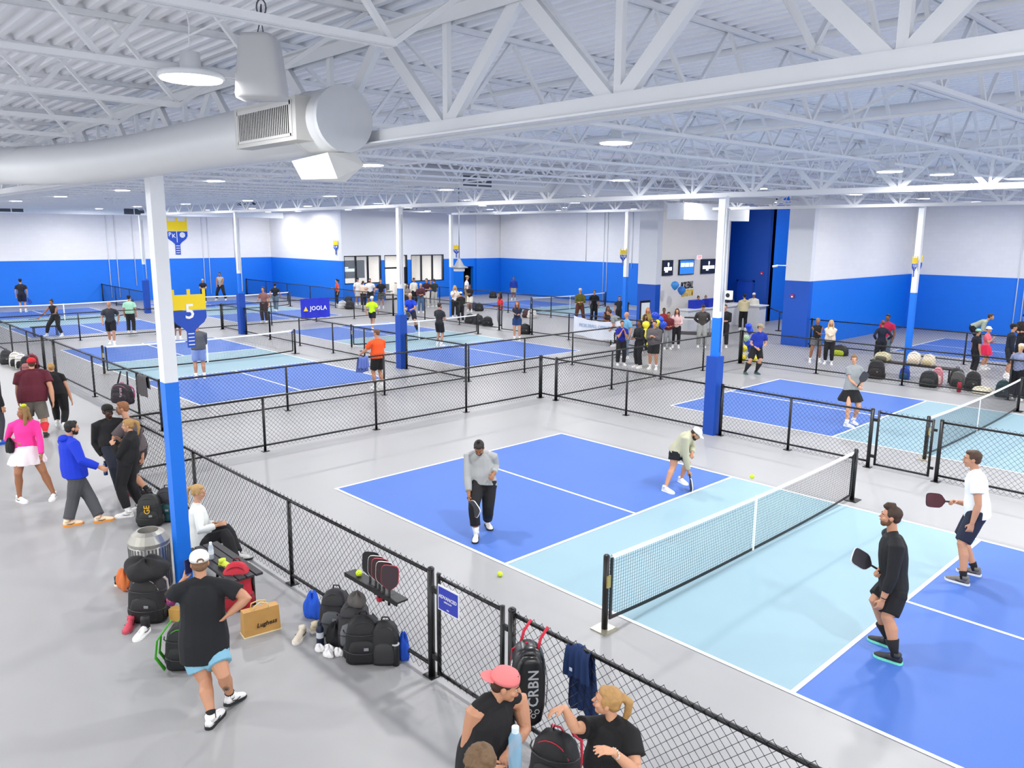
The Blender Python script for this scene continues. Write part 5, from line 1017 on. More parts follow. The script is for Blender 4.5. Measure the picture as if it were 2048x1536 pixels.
# ---------------------------------------------------------------- bags, bottles, clothes
def rrect(w, d, k=.45, n=20):
    return [(w / 2 * math.copysign(abs(math.cos(a)) ** k, math.cos(a)), d / 2 * math.copysign(abs(math.sin(a)) ** k, math.sin(a))) for a in [2 * PI * (i + .5) / n for i in range(n)]]
def backpack(label, loc, rz=0, w=.32, d=.22, h=.48, col='141416', pocket=None, accent=None, straps=True, tip=0, group=None, lean=0, cat='backpack', name='backpack'):
    t = thing(name, label, cat, loc, rz, group); bm_ = mat(col, .6, var=.15, scale=9, bump=.4); L = math.radians(lean)
    def T(x, y, z): y2 = y * math.cos(L) - z * math.sin(L); z2 = y * math.sin(L) + z * math.cos(L); return V((x, y2, max(z2, 0)))
    rg = []
    for f, k in ((0, .9), (.04, 1), (.3, 1.03), (.6, .97), (.82, .84), (.94, .6), (1, .25)): rg.append([T(x * k, y * k * (1 if f < .5 else 1 - .3 * (f - .5)), f * h) for x, y in rrect(w, d)])
    MB().loft(rg).build('bag_body', bm_, t, True)
    pm = mat(pocket, .6, var=.1, scale=9) if pocket else bm_; rg = []
    for f, k in ((.06, .8), (.1, .95), (.35, .97), (.5, .8), (.56, .4)): rg.append([T(x * k * .8, -d * .42 + y * k * .45, f * h) for x, y in rrect(w, d * .8)])
    MB().loft(rg).build('front_pocket', pm, t, True)
    am = mat(accent or '303236', .5)
    MB().tube([T(w * .42 * math.cos(a), -d * .33 - .0 * math.sin(a), h * .62 + h * .3 * math.sin(a)) for a in [PI * k / 10 for k in range(11)]], .005, 5).build('zip', am, t)
    MB().tube([T(-.05, d * .2, h * .95), T(-.03, d * .1, h * 1.06), T(.03, d * .1, h * 1.06), T(.05, d * .2, h * .95)], .009, 6).build('grab_handle', am if accent else bm_, t, True)
    if h > .44 and straps:
        st_ = MB()
        for zz in (.3, .68): st_.tube([T(w * .56 * math.cos(a), -d * .62 * math.sin(a) * (1.15 if zz < .5 else .95), h * zz) for a in [PI * k / 8 for k in range(9)]], .008, 5, flat=.6)
        st_.build('compression_strap', mat('0c0c0e', .4) if col > '2' else mat('2c2e32', .4), t, True)
        MB().box(T(w * .12, -d * .66, h * .4), (.05, .012, .03)).build('logo_patch', mat('8a8c90', .5), t)
        for s in (-1, 1): MB().ball(T(s * w * .5, 0, h * .2), (w * .09, d * .3, h * .16), 10, 8).build('side_pocket', pm, t, True)
    if straps:
        for s in (-1, 1): MB().tube([T(s * w * .25, d * .45, h * .9), T(s * w * .36, d * .75, h * .7), T(s * w * .4, d * .7, h * .35), T(s * w * .38, d * .5, h * .1)], .022, 8, flat=.35, up=V((1, 0, 0))).build('shoulder_strap', am if accent else bm_, t, True)
    return t
def bottle(label, loc, r=.037, h=.25, col='14203a', cap='101014', band=None, clear=False):
    t = thing('water_bottle', label, 'bottle', loc); m = mat(col, .25, alpha=.55) if clear else mat(col, .4)
    MB().lathe([(r * .85, 0), (r, .01), (r, h * .72), (r * .75, h * .82), (r * .5, h * .88)], (0, 0, 0), 18).build('bottle_body', m, t, True)
    MB().lathe([(r * .55, h * .86), (r * .55, h), (r * .2, h)], (0, 0, 0), 14).build('bottle_cap', mat(cap, .5), t)
    if band: MB().lathe([(r * 1.01, h * band[0]), (r * 1.01, h * band[1])], (0, 0, 0), 18).build('bottle_label', mat(band[2], .5), t)
    return t
def loose_shoe(label, loc, rz, col='e8dcc8', sole='f4f0e8', group=None):
    t = thing('sports_shoe', label, 'shoe', loc, 0, group); f = V((math.cos(rz), math.sin(rz), 0)); o = shoe(t, V(loc) + V((0, 0, .09)), f, 1.0, mat(col, .7), mat(sole, .6), loc[2]); return t
def drape(label, p, along_d, W, h1, h2, col, rail=1.17, amp=.018, lining=None, name='jacket', cat='jacket', seed=1, taper=.25):
    p = V(p); a = V(along_d).normalized(); n = V((a.y, -a.x, 0)); t = thing(name, label, cat, p); rnd = random.Random(seed); m = MB(); NU, NV = 18, 16; g = []
    tot = h1 + h2 + .12
    for j in range(NV + 1):
        s = j / NV * tot
        if s < h1: off, z = .045, rail - (h1 - s)
        elif s < h1 + .12: q = (s - h1) / .12; off, z = .045 * math.cos(PI * q), rail + .035 * math.sin(PI * q)
        else: off, z = -.045, rail - (s - h1 - .12)
        dist = max(0, h1 - s) + max(0, s - h1 - .12); row = []
        for i in range(NU + 1):
            f = i / NU - .5; fold = amp * math.sin(f * 26 + seed + dist * 3) * min(1, dist * 5 + .3); row.append(p - V((0, 0, p.z)) + a * (f * W * (1 + taper * math.sin(dist * 4 + seed))) + n * (off + fold) + V((0, 0, z + .015 * math.sin(f * 9 + seed))))
        g += row
    m.add(g, [(j * (NU + 1) + i, j * (NU + 1) + i + 1, (j + 1) * (NU + 1) + i + 1, (j + 1) * (NU + 1) + i) for j in range(NV) for i in range(NU)])
    o = m.build('cloth', mat(col, .85, var=.12, scale=8, bump=.3), t, True, world=True); md = o.modifiers.new('s', 'SOLIDIFY'); md.thickness = .012; md = o.modifiers.new('u', 'SUBSURF'); md.levels = md.render_levels = 1
    return t
def heap(label, loc, r, col, name='folded_jacket', cat='jacket', seed=3, hgt=.14, lump=.25):
    rnd = random.Random(seed); m = MB(); nu, nv = 28, 12; rg = []; ph = [rnd.random() * 6 for _ in range(6)]
    for k in range(nv + 1):
        t_ = PI * (.02 + .96 * k / nv); rr = []
        for i in range(nu):
            a = 2 * PI * i / nu; kk = 1 + lump * (.5 * math.sin(3 * a + ph[0]) + .3 * math.sin(5 * a + ph[1] + t_ * 2) + .2 * math.sin(9 * a + ph[2] - t_ * 3)); z = -math.cos(t_) * hgt * (1 + .25 * math.sin(4 * a + ph[3])) ; rr.append(V((r[0] * math.sin(t_) * math.cos(a) * kk, r[1] * math.sin(t_) * math.sin(a) * kk, max(z, -hgt * .5) + hgt * .5)))
        rg.append(rr)
    m.loft(rg); o = m.build(name, mat(col, .85, var=.2, scale=10, bump=.6), None, True); o.location = loc; md = o.modifiers.new('u', 'SUBSURF'); md.levels = md.render_levels = 1
    return tag(o, label, cat)
# trash can and things around it
c0 = at(305, 1170); t = thing('trash_can', 'round stainless steel trash can with open domed top left of the blue column', 'trash can', (c0.x, c0.y, 0)); r = .25
MB().lathe([(r, 0), (r, .62), (r * .98, .62), (r * .98, 0)], (0, 0, 0), 40).build('steel_drum', mat('9a9a98', .4, .85), t, True)
MB().lathe([(r * 1.02, .6), (r * 1.02, .64), (r * .8, .74), (r * .55, .775), (r * .5, .77), (r * .48, .7)], (0, 0, 0), 24).build('domed_lid', mat('a8a69e', .45, .85), t)
m = MB()
for k in range(36): a = k * PI / 18; m.box((r * 1.01 * math.cos(a), r * 1.01 * math.sin(a), .3), (.006, .02, .56), a)
m.build('vertical_slats', mat('8a8a8a', .3, .9), t); MB().lathe([(.02, .66), (r * .5, .66)], (0, 0, 0), 24).build('dark_opening', DARK, t)
g = at(300, 1238); backpack('large black leather-look backpack leaning on the trash can', (g.x, g.y, 0), .8, .42, .26, .6, '1c1a1c', accent='b8a8a0')
heap('black jacket piled on top of the large black backpack', (g.x - .08, g.y + .03, .55), (.34, .25), '121114', seed=5, hgt=.13, lump=.14)
g = at(290, 1266); t = thing('high_top_shoe', 'white and black high-top shoe standing in front of the large black backpack', 'shoe', (g.x, g.y, 0)); shoe(t, g + V((0, 0, .09)), V((.6, -.7, 0)), 1.0, mat('efefef'), mat('ffffff'), 0)
MB().lathe([(.05, .06), (.052, .16), (.048, .19)], (g.x - .02, g.y + .02, 0), 14).build('black_ankle_collar', DARK, t, True, world=True)
MB().box(g + V((.075, -.085, .07)), (.05, .01, .035), -.7).build('white_logo_patch', WHITE, t, world=True)
g = at(262, 1252); loose_shoe('pair-less pink sandal under the large black backpack', (g.x, g.y, 0), -.6, 'c8485a', 'b05060')
g = at(252, 1175); heap('orange patterned cloth bag left of the trash can', (g.x, g.y, 0), (.16, .1), 'c86a34', name='cloth_bag', cat='bag', seed=9, hgt=.16)
g = at(238, 1168); loose_shoe('dark and white shoe left of the orange cloth bag', (g.x, g.y, 0), 2.5, '20201e', 'f0e0d0')
# bench
t = thing('bench', 'black slatted bench between the blue column and the fence, with bags on it', 'bench', (2.55, -3.2, 0)); m = MB()
for k in range(4): m.box((2.75, -3.42 + k * .11, .44), (1.35, .09, .03))
m.build('seat_slat', mat('2a2a2e', .6), t, world=True); m = MB()
for x in (2.2, 3.3):
    for y in (-3.4, -3.12): MB().tube([(x, y, 0), (x, y, .43)], .02, 8).build('leg', BLACK, t, True, world=True)
bottle('clear plastic water bottle standing on the bench', atd(423, 1118, depth((2.6, -3.35, .46))) * 1.0, .033, .23, 'c8d4dc', 'f0f4f8', (.3, .55, 'e8eef4'), True)
g = at(448, 1135, .46); loose_shoe('yellow and black shoe on the bench', (g.x, g.y, .455), .3, 'c8d840', '202024')
g = at(478, 1215); backpack('bright red backpack on the floor beside the tan tote bag', (g.x, g.y - .02, 0), 1.0, .36, .26, .58, 'b8142c', '9c1024', '5a0a14', lean=-10)
g = at(522, 1262); t = thing('tote_bag', 'tan paper-look tote bag with dark lettering standing on the floor', 'bag', (g.x, g.y, 0), math.radians(82)); m = MB(); tan = mat('bd8f4e', .6, var=.12, scale=7, bump=.3); w, d_, h = .42, .15, .3
m.loft([[V((sx_ * w / 2 * k, sy_3 * d_ / 2 * k2, z)) for sx_, sy_3 in ((-1, -1), (1, -1), (1, 1), (-1, 1))] for z, k, k2 in ((0, 1, 1), (.02, 1.01, 1.02), (h, .98, .75))]); m.build('bag_body', tan, t)
for s in (-1, 1): MB().tube([(-.09, s * .058, h - .01), (-.08, s * .05, h + .05), (0, s * .03, h + .075), (.08, s * .05, h + .05), (.09, s * .058, h - .01)], .008, 6).build('handle', mat('e0c080', .6), t, True)
text('Lughess', .075, (.05, -.078, .12), (1, 0, .05), (0, 0, 1), mat('2a1c10'), t, world=False, shear=.2)
MB().box((0, 0, .004), (w + .02, d_ + .02, .012)).build('pale_base_trim', mat('e8dcb0'), t)
g = at(354, 1240); small('small_box', 'small tan box behind the man in the black tee', 'box', (g.x, g.y, .08), (.14, .1, .15), 'c89a4e', .6)
g = at(372, 1330); backpack('black racket bag with a bright green strap behind the man on the phone', (g.x, g.y, 0), .9, .36, .26, .5, '17181a', accent='3aa01c')
t_ = [o for o in COL.objects if o.get('label', '').startswith('black racket bag with a bright green')][0]
for yy in (-.02, .1): MB().tube([(-.17, -.12 + yy, .04), (-.24, -.16 + yy, .2), (-.22, -.14 + yy, .38), (-.12, -.08 + yy, .52)], .026, 8, flat=.35, up=V((1, 0, 0))).build('green_strap', mat('3aa01c', .6), t_, True)
# left group items
g = at(303, 1048); t = backpack('black backpack with yellow letters standing by the fence left of the column', (g.x, g.y, 0), 1.0, .38, .3, .5, '1e1f1e', '242524'); text('GE', .12, (0, -.185, .3), (0, 0, 1), (-1, 0, 0), mat('d8a830'), t, world=False)
g = at(337, 1040); backpack('dark backpack with teal side half hidden behind the blue column', (g.x, g.y, 0), .9, .34, .24, .55, '22242a', '0c4a50')
bottle('blue metal bottle held by the man in the black leather jacket', atd(212, 950, depth(at(243, 990))) , .035, .26, '12407a', '141418')
g = atd(22, 905, depth(at(70, 1000)) - .1); heap('small black bag held by the woman in hot pink', g, (.09, .07), '161418', name='handbag', cat='bag', hgt=.16)
# fence shelf with paddles
t = thing('paddle_shelf', 'narrow black shelf fixed to the fence holding paddles and a ball', 'shelf', (5.2, -2.6, .77)); MB().bbox(4.72, 5.75, -2.66, -2.52, .745, .765).build('shelf_board', mat('26282a', .5), t, world=True); m = MB(); m.bbox(4.72, 5.75, -2.67, -2.66, .72, .77); m.build('shelf_lip', DARK, t, world=True)
for k in range(8): pass
for i, (x, fc, ec) in enumerate([(5.14, '121214', '101012'), (5.27, '2a1416', 'e8e4e4'), (5.36, '34161c', 'c85868'), (5.46, '2c1618', 'f0eaea'), (5.58, '34222a', 'c03848')]):
    lb = ['plain black paddle, leftmost on the fence shelf', 'dark paddle with white edge, second from left on the fence shelf', 'dark paddle with thin pink edge, middle of the fence shelf', 'dark paddle with white edge, fourth from left on the fence shelf', 'front dark paddle with red edge on the fence shelf, nearest the gate'][i]
    z0 = .7 if i == 4 else .7; paddle(lb, (x, -2.6 - .012 * i, z0), (x - .02, -2.56 - .012 * i, z0 + .41), (.55, -.8, 0), fc, ec, .2)
ball('yellow ball resting at the left end of the fence shelf', (4.92, -2.6, .803))
small('drink_can', 'small red item hanging under the fence shelf', 'can', (5.33, -2.6, .67), (.05, .05, .12), 'b01c34')
# heap right of it
def grp(u, v): return at(u, v)
g = grp(626, 1232); heap('bright blue drawstring bag against the fence', (g.x, g.y, 0), (.13, .1), '1e58d0', name='drawstring_bag', cat='bag', seed=4, hgt=.2)
g = grp(604, 1272); loose_shoe('cream sports shoe lying by the blue drawstring bag', (g.x, g.y, 0), -.9)
g = grp(634, 1262); loose_shoe('cream sports shoe leaning upright beside the navy bottle', (g.x, g.y, .0), 1.4, 'ded0b4')
bottle('navy bottle with a round white emblem beside the grey backpacks', grp(641, 1290), .042, .28, '141e38', '20283a', (.35, .6, 'c8ccd4'))
g = grp(658, 1302)
for k, (dx, dy) in enumerate(((0, 0), (.09, -.06), (-.08, -.07), (.14, .04))): heap(['crumpled white sock nearest the navy bottle', 'crumpled white sock in the middle of the pile', 'crumpled white cloth at the left of the pile', 'white and grey sandal in the sock pile'][k], (g.x + dx, g.y + dy, 0), (.075, .05), 'eceaea', name='sock', cat='sock', seed=20 + k, hgt=.05)
g = grp(670, 1268); backpack('grey and black backpack leaning on the fence, left of three', (g.x, g.y, 0), .7, .34, .22, .54, '232226', '55585c', lean=-8)
g = grp(708, 1290); backpack('grey backpack with a grey cap on top, middle of three', (g.x, g.y, 0), .8, .34, .24, .52, '2e2c30', '6a6c70', lean=-8)
heap('grey cap lying on the middle backpack', (g.x + .05, g.y + .03, .5), (.12, .1), '5a5654', name='cap', cat='cap', seed=8, hgt=.1)
g = grp(728, 1318); backpack('black backpack with many straps in front of the fence, right of three', (g.x, g.y, 0), .9, .38, .26, .52, '101012', '161618')
g = grp(772, 1322); backpack('shiny black gym sack beside the right-hand bottle', (g.x, g.y, 0), .8, .3, .22, .48, '1c1c1e', '2a2a2c', straps=False, cat='bag', name='gym_sack')
bottle('tall black bottle with a silver collar, right end of the pile', grp(792, 1330), .042, .29, '0f1014', '16161a', (.84, .88, 'c0c4c8'))
g = grp(808, 1318); heap('blue and white crumpled cloth behind the tall black bottle', (g.x, g.y, 0), (.07, .06), '1e50c0', name='towel', cat='towel', seed=14, hgt=.2)
g = grp(655, 1285); heap('black cloth crumpled between the navy bottle and the backpacks', (g.x + .08, g.y + .06, 0), (.12, .1), '17171a', seed=31, hgt=.16)
# bag and jacket on the right fence
t = thing('racket_bag', 'tall black racket bag with CRBN in grey letters, hanging on the fence by red straps', 'bag', (7.84, -2.78, .5), math.radians(52)); rg = []
for f, k in ((0, .3), (.03, .6), (.12, .88), (.3, 1.0), (.7, 1.0), (.88, .88), (.96, .6), (1, .3)): rg.append([V((x * k, y * (k * .5 + .5) + .06, f * .66)) for x, y in rrect(.3, .26, .5, 24)])
MB().loft(rg).build('bag_body', mat('1b1b1e', .3, var=.1), t, True); rg = []
for f, k in ((.02, .4), (.08, .8), (.3, 1.0), (.72, 1.0), (.9, .8), (.98, .4)): rg.append([V((x * k, -.09 + y * (k * .4 + .6), f * .65 - .01)) for x, y in rrect(.26, .09, .5, 20)])
MB().loft(rg).build('front_pocket', mat('101012', .3), t, True)
text('CRBN', .125, (.03, -.137, .36), (0, 0, 1), (-1, 0, 0), mat('a8aaae'), t, sp=1.05, world=False); m = MB()
for hx, hz in ((-.005, .15), (.03, .105), (.06, .145)): m.tube([(hx + .02 * math.cos(a), -.137, hz + .02 * math.sin(a)) for a in [k * PI / 3 for k in range(7)]], .004, 5)
m.build('hexagon_logo', mat('a8aaae'), t)
for k in (-1, 1): MB().tube([(k * .155, -.0, .1), (k * .165, -.01, .33), (k * .14, -.01, .56)], .005, 6).build('silver_zip', mat('b8bcc0', .3, .8), t, True)
MB().tube([(-.14, .11, .1), (-.155, .11, .33), (-.13, .1, .6), (0, .08, .665)], .007, 6).build('red_piping', mat('c01c38'), t, True)
for x0, y0 in ((-.05, .16), (.08, .02)): MB().tube([(x0, y0, .62), (x0 + .03, y0 + .05, .7), (x0 + .1, y0 + .1, .78)], .014, 8, flat=.5).build('red_strap', mat('c01c38'), t, True)
t = drape('navy jacket hanging over the top rail beside the black racket bag', (8.16, -2.48, 1.2), (1, 0, 0), .3, .28, .62, '16305e', seed=2, taper=-.15)
g = atd(1105, 1300, depth((8, -2.7, 0)) ); MB().box((8.12, -2.555, .99), (.03, .004, .03), 0).build('triangle_emblem', mat('c8d4e8'), t, world=True)
g = at(1085, 1590); backpack('black backpack with red piping on the floor between the two talking people', (g.x, g.y + .15, 0), .3, .4, .28, .52, '19181a', accent='c0243c')
g = b11 + V((.2, .05, -.45)); g = atd(1030, 1535, depth((b11.x, b11.y, 1.2)) - .1); bottle('large clear blue water bottle held at the bottom edge', g, .045, .3, '8cc0dc', 'd8e8f0', None, True)
g = atd(1018, 1480, depth((b11.x, b11.y, 1.2))); 
# walkway fence: hanging backpack, jacket
t = backpack('black backpack with pink print hanging on the walkway fence', (-8.15, -1.02, .42), .45, .62, .2, .5, '1c1520', '241826', accent='c85a90'); MB().tube([(-.25, .1, .4), (-.2, .2, .76)], .02, 6).tube([(.1, .1, .45), (.0, .2, .76)], .02, 6).build('hanging_loop', DARK, t, True)
text('SELKIRK', .09, (.08, -.115, .25), (0, 0, -1), (1, 0, 0), mat('d8b8c8'), t, world=False)
drape('grey jacket hanging over the walkway fence beside the black and pink backpack', (-7.45, -.72, 1.2), (1, 0, 0), .55, .5, .3, '5a575a', seed=6)
drape('blue and white checked shirt hanging on the aisle fence next to the man in orange', (-6.38, 4.8, 1.2), (0, 1, 0), .42, .3, .42, '5c70b8', seed=11, name='shirt', cat='shirt')
# pile at the far left fence
far = [('dark grey backpack, leftmost of the far left pile', 14, 728, '2a2a2e', None), ('white striped tote bag in the far left pile', 32, 733, 'd8d4cc', '202024'), ('white and black backpack in the far left pile', 44, 737, 'e0dcd8', '141416'), ('black speckled backpack in the far left pile', 55, 742, '17161a', 'a86a6a'), ('red and black bag, rightmost of the far left pile', 66, 738, '8a1420', '141416')]
for lb, u, v, c1, c2 in far: g = at(u, v); backpack(lb, (g.x, g.y, 0), 1.2, .36, .26, .5, c1, c2)
t = thing('bench', 'small black bench on the far left court side of the fence', 'bench', (*at(92, 672)[:2], 0)); MB().box((0, 0, .42), (.35, 1.1, .04)).build('seat', DARK, t); 
for x, y in ((-.12, -.45), (.12, -.45), (-.12, .45), (.12, .45)): MB().tube([(x, y, 0), (x, y, .41)], .02, 6).build('leg', DARK, t)
# right side bench and bags
t = thing('bench', 'long dark bench behind the court at right, loaded with bags', 'bench', (2.7, 20.3, 0)); MB().box((0, 0, .43), (2.6, .38, .05)).build('seat', mat('2a2420'), t)
for x, y in ((-1.2, -.13), (-1.2, .13), (1.2, -.13), (1.2, .13)): MB().tube([(x, y, 0), (x, y, .41)], .025, 6).build('leg', DARK, t)
rb = [('cream camouflage bag on the left end of the right-hand bench', 1.75, 20.3, .46, .5, .3, .28, 'c4bc98', '5a5a48'), ('white tote bag in the middle of the right-hand bench', 2.75, 20.3, .46, .4, .3, .4, 'e6dccc', 'd8c8b0'), ('cream canvas bag at the right end of the bench', 3.2, 20.35, .46, .36, .3, .36, 'dcd0b8', 'c8b890'), ('black backpack standing below the left end of the bench', 2.0, 19.2, 0, .5, .3, .62, '171517', '241c1c'),
 ('blue shopping bag under the right-hand bench', 2.7, 19.75, 0, .3, .18, .4, '0c3c98', '0a4a6a'), ('pink and white patterned bag right of the bench', 3.75, 19.6, 0, .3, .24, .55, 'd88a94', 'e8c8c0'), ('dark green and black backpack behind the pink patterned bag', 4.2, 19.9, 0, .34, .26, .55, '1c201c', '242a24'), ('black bag pile with poking straps against the fence', 3.7, 19.0, 0, .5, .36, .5, '17181a', '26282a'),
 ('grey drawstring bag between the black bags at right', 4.35, 19.6, 0, .4, .22, .5, '5a5856', '2a2a2c'), ('large black backpack hanging by the fence at right', 4.85, 19.3, 0, .42, .3, .6, '121214', '1c1c1e'), ('dark teal backpack on the floor near the right edge', 5.75, 18.95, 0, .36, .26, .5, '10383c', '0c2c30'), ('cream crumpled bag beside the dark teal backpack', 5.2, 19.0, 0, .5, .3, .22, 'dcd4bc', 'e8e0cc')]
for lb, x, y, z, w, d_, h, c1, c2 in rb: backpack(lb, (x, y, z), .2 * math.sin(x * 7), w, d_, h, c1, c2, straps='backpack' in lb)
bottle('red bottle standing against the fence at right', (4.65, 18.75, 0), .06, .36, 'a81c34', '14141a')
backpack('black and neon yellow duffel bag behind the two women', (-1.05, 23.3, 0), 0, .62, .36, .4, '1a1c16', 'a8b820', straps=False, cat='bag', name='duffel_bag')
backpack('black cart bag with grey pouch near the right edge', (6.2, 19.3, 0), .3, .5, .36, .85, '18181c', '3a3a44')
mb_ = [('black backpack on the floor by the gate next to the woman in navy', 1050, 668, '131316'), ('tall black racket bag leaning in the office-side walkway', 975, 652, '141417'), ('black duffel on the low bench near the doorway crowd', 940, 646, '141418'), ('dark open bag beside the black duffel', 957, 648, '26262c'), ('black equipment bag on the floor behind the far fence', 958, 622, '17181c'), ('navy bag beside the black equipment bag', 947, 620, '1c3050'), ('dark red and white bag behind the far gate', 1054, 635, '4a2a2e'), ('white bag right of the dark red and white bag', 1064, 636, 'e4e0dc'), ('black box case on the far court side line', 986, 596, '1a1c22'),
 ('white basket of balls at the foot of the office corner', 685, 617, 'd8d8d8'), ('dark bag left of the office crowd', 700, 618, '17181c'), ('black bag on the counter rail left of the office crowd', 697, 607, '1c2436')]
for lb, u, v, c1 in mb_: g = at(u, v); backpack(lb, (g.x, g.y, 0), .8, .5, .34, .48, c1, None)
# ---------------------------------------------------------------- lobby and office furniture
def screen(y0, y1, z0, z1, label, kind):
    t = thing('wall_screen', label, 'screen', (-10.9, (y0 + y1) / 2, z0)); MB().bbox(-10.96, -10.88, y0, y1, z0, z1).build('screen_frame', BLACK, t, world=True); c = (y0 + y1) / 2
    if kind == 0:
        MB().bbox(-10.88, -10.875, y0 + .04, y1 - .04, z0 + .04, z1 - .04).build('screen_panel', mat('0a1430', emit=.6), t, world=True); m = MB(); m.bbox(-10.875, -10.87, y0 + .08, y1 - .12, z0 + .25, z0 + .42); m.bbox(-10.875, -10.87, c - .25, c - .02, z0 + .16, z0 + .25); m.build('white_caption', mat('e8eef4', emit=.9), t, world=True)
        m = MB(); m.bbox(-10.875, -10.87, c - .05, c + .07, z1 - .28, z1 - .12).bbox(-10.875, -10.87, c - .01, c + .03, z1 - .36, z1 - .28); m.build('trophy_icon', mat('f4f4f4', emit=.9), t, world=True)
    else:
        MB().bbox(-10.88, -10.875, y0 + .04, y1 - .04, z0 + .04, z1 - .04).build('screen_panel', mat('2a74d0', emit=.9), t, world=True); m = MB()
        for k in range(3): m.bbox(-10.875, -10.87, y0 + .1 + k * .38, y0 + .43 + k * .38, z0 + .4, z1 - .16)
        m.build('white_column_box', mat('e4eefa', emit=.9), t, world=True)
screen(24.6 + .45, 25.9, 2.62, 3.38, 'wall screen with a white trophy on dark blue, leftmost of three in the lobby', 0); screen(26.45, 27.75, 2.62, 3.38, 'bright blue schedule screen, middle of three in the lobby', 1); screen(28.45, 29.75, 2.62, 3.38, 'wall screen with a white trophy, rightmost of three in the lobby', 0)
t = thing('wall_lettering', 'black and yellow lettering on the cream lobby wall under the screens', 'sign', (-10.95, 27.4, 2.0))
text('PICKLEBALL', .5, (-10.96, 27.3, 2.06), (0, 1, .03), (0, 0, 1), DARK, t, shear=.2, ext=.01, xs=.42); text('KINGDOM', .5, (-10.96, 27.35, 1.66), (0, 1, .03), (0, 0, 1), mat('f0c828'), t, shear=.2, ext=.01, xs=.44)
def balloon(label, p, r, col, grp=None):
    t = thing('balloon', label, 'balloon', p, 0, grp); MB().lathe([(.01, -r * 1.15), (r * .5, -r * .85), (r * .92, -r * .2), (r, r * .15), (r * .85, r * .65), (r * .45, r * .95), (.01, r * 1.05)], (0, 0, 0), 18).build('balloon_skin', mat(col, .25, var=.02), t, True); MB().tube([(0, 0, -r * 1.12), (0, 0, -r * 1.25)], .012, 6).build('knot', mat(col, .4), t); return t
balloon('pale blue balloon, upper of the pair over the lobby wall lettering', atx(1350, 571, -10.2), .2, '3a90dc'); balloon('pale blue balloon, lower of the pair over the lobby wall lettering', atx(1363, 581, -10.2), .2, '2a7cd4')
rnd = random.Random(4)
for k, (u, v, dz, c) in enumerate([(1296, 672, 0, 'f0e028'), (1315, 645, 0, 'f0e028'), (1292, 650, 0, 'f4e43c'), (1310, 632, 0, '1444c0'), (1320, 640, 0, '1850d0'), (1300, 690, 0, 'e8d820'), (1326, 650, 0, '1444c0'), (1291, 665, 0, 'f0e028')]):
    p = atd(u, v, depth(at(1302, 712)) + .1 * (k % 3)); balloon(['yellow', 'yellow', 'yellow', 'blue', 'blue', 'yellow', 'blue', 'yellow'][k] + ' balloon in the cluster behind the grey hoodie, ' + ['lower left', 'right', 'upper left', 'topmost', 'upper right', 'lowest', 'far right', 'left edge'][k], p, .15, c)
for k, (u, v, c, nm) in enumerate([(1497, 653, '1440c8', 'top royal blue'), (1500, 662, '1c4cd0', 'second royal blue'), (1492, 676, 'b8d8b0', 'pale green'), (1494, 684, '1848cc', 'mid blue'), (1488, 697, 'f0e030', 'upper yellow'), (1497, 690, '1444c4', 'blue beside the upper yellow one'), (1502, 700, '0c38b8', 'dark blue'), (1486, 716, 'f0e030', 'lowest left yellow'), (1508, 717, 'f0e438', 'lowest right yellow'), (1494, 708, 'f4f4f0', 'white'), (1502, 712, '1c4cd0', 'lowest blue')]):
    p = atd(u, v, depth(at(1494, 726)) + .12 * (k % 2)); balloon(nm + ' balloon in the column behind the man in royal blue', p, .125, c)
t = thing('reception_counter', 'long white reception counter in the lobby with a raised end', 'counter', (-9.3, 28, 0)); WC = mat('dcdde0', .5)
MB().bbox(-10.0, -9.4, 25.2, 29.6, 0, 1.0).bbox(-10.0, -8.1, 29.6, 30.3, 0, 1.05).build('counter_body', WC, t, world=True); MB().bbox(-10.05, -9.32, 25.1, 29.6, 1.0, 1.05).bbox(-10.05, -8.0, 29.5, 30.4, 1.05, 1.1).build('counter_top', mat('eceef0', .4), t, world=True)
for k, y in enumerate((26.2, 27.2, 27.75)): small('storage_crate', ['royal blue crate on the reception counter, left', 'royal blue crate on the reception counter, middle', 'royal blue crate on the reception counter, right'][k], 'crate', (-9.7, y + .1, 1.25), (.4, [.8, .3, .6][k], .4), '0c2cb0')
t = thing('folding_table', 'table with a dark mat on top in front of the reception counter', 'table', (-8.6, 24.6, 0), .6); MB().box((0, 0, .74), (1.6, .7, .04)).build('table_top', WHITE, t); MB().box((-.1, 0, .775), (.8, .5, .02)).build('dark_mat', DARK, t)
for x, y in ((-.7, -.3), (.7, -.3), (-.7, .3), (.7, .3)): MB().tube([(x, y, 0), (x, y, .72)], .018, 6).build('leg', CHROME, t)
small('hanging_tag', 'small royal blue card standing on the table in the lobby', 'card', (-8.3, 24.9, .93), (.16, .05, .3), '0c38a8')
t = thing('floor_mat', 'dark grey floor mat under the lobby table', 'mat', (-8.4, 25, 0), .5); MB().box((0, 0, .006), (2.2, 1.3, .01)).build('mat_surface', mat('4a4644'), t)
for k, (x, y) in enumerate(((-8.2, 24.9), (-7.8, 25.3))): pass
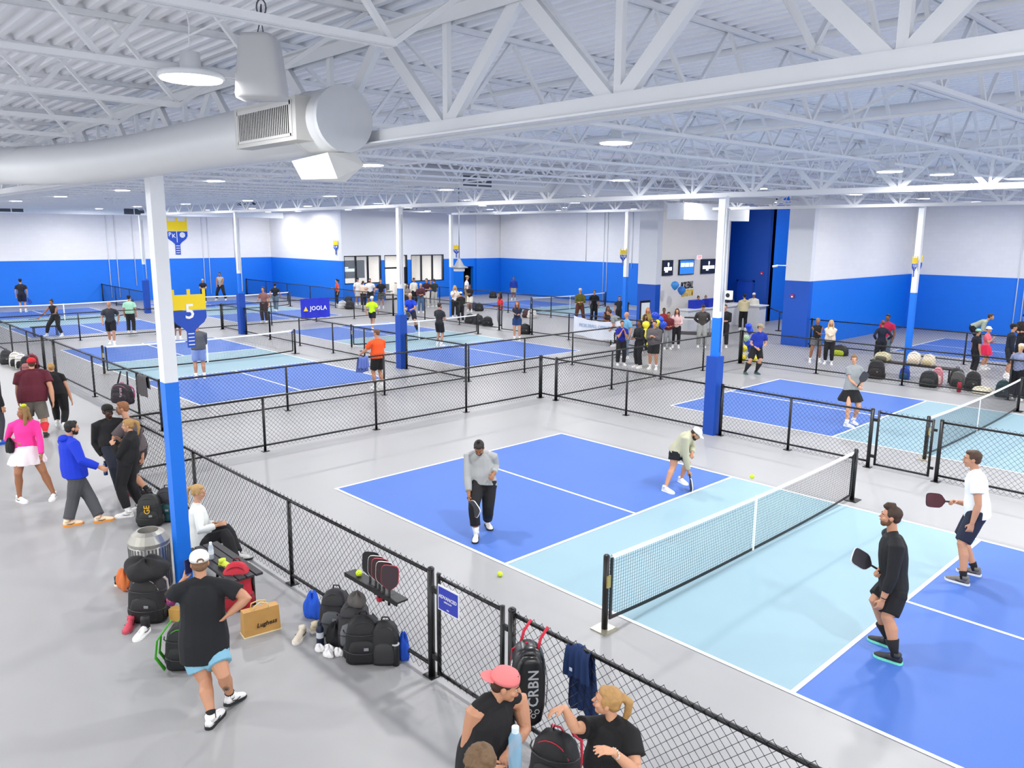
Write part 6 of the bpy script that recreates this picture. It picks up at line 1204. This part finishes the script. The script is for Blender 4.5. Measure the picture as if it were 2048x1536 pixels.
for k, (x, y) in enumerate(((-9.3, 32.0), (-6.6, 28.9), (-4.5, 29.5))):
    t = thing('stanchion', ['black barrier post by the blue lobby wall', 'black barrier post in the middle of the lobby opening', 'black barrier post beside the dark doorway'][k], 'barrier', (x, y, 0)); MB().tube([(0, 0, 0), (0, 0, .98)], .03, 10).build('post', DARK, t, True); MB().lathe([(.17, 0), (.17, .02), (.03, .04)], (0, 0, 0)).build('base', DARK, t)
    if k < 2: nx, ny = ((-6.6, 28.9), (-4.5, 29.5))[k]; MB().bar((x, y, .93), (nx, ny, .93), .006, .05).build('belt', DARK, t, world=True)
t = thing('sign_board', 'black framed notice board standing beside the blue and white column', 'sign', (-9.3, 21.6, 0)); MB().box((0, 0, .85), (.05, .62, 1.7), -.1).build('board_frame', BLACK, t); MB().box((.03, 0, .9), (.01, .54, 1.4), -.1).build('notice_sheet', mat('dfe6ec', .6), t)
t = thing('office_screen', 'dark screen with white caption behind the left office window', 'screen', (-34.0, 21.9, 1.7)); MB().bbox(-34.1, -34.02, 21.0, 22.9, 1.55, 2.75).build('screen_panel', mat('10121c', .3), t, world=True); m = MB(); m.bbox(-34.02, -34.0, 21.1, 21.6, 2.22, 2.32).bbox(-34.02, -34.0, 21.1, 22.2, 2.0, 2.2); m.build('white_caption', mat('d8e4e8', emit=.7), t, world=True)
for k, (x, y) in enumerate(((-34.6, 24.3), (-34.4, 24.9), (-35, 25.5))):
    t = thing('office_chair', ['dark chair inside the office opening, left', 'dark chair inside the office opening, middle', 'dark chair inside the office opening, right'][k], 'chair', (x, y, 0)); MB().box((0, 0, .46), (.45, .45, .05)).build('seat', DARK, t); MB().box((-.2, 0, .75), (.05, .42, .45)).build('backrest', DARK, t)
    for a, b_ in ((-.18, -.18), (.18, -.18), (-.18, .18), (.18, .18)): MB().tube([(a, b_, 0), (a, b_, .45)], .012, 6).build('leg', CHROME, t)
small('light_switch', 'pair of white switch plates on the lobby pier', 'switch', (-11.5, 24.58, 1.1), (.3, .02, .14), 'f0f0f0'); small('door_notice', 'small white notice in the dark doorway', 'sign', (-35.85, 31.6, 1.75), (.02, .3, .3), 'e8e8e8')
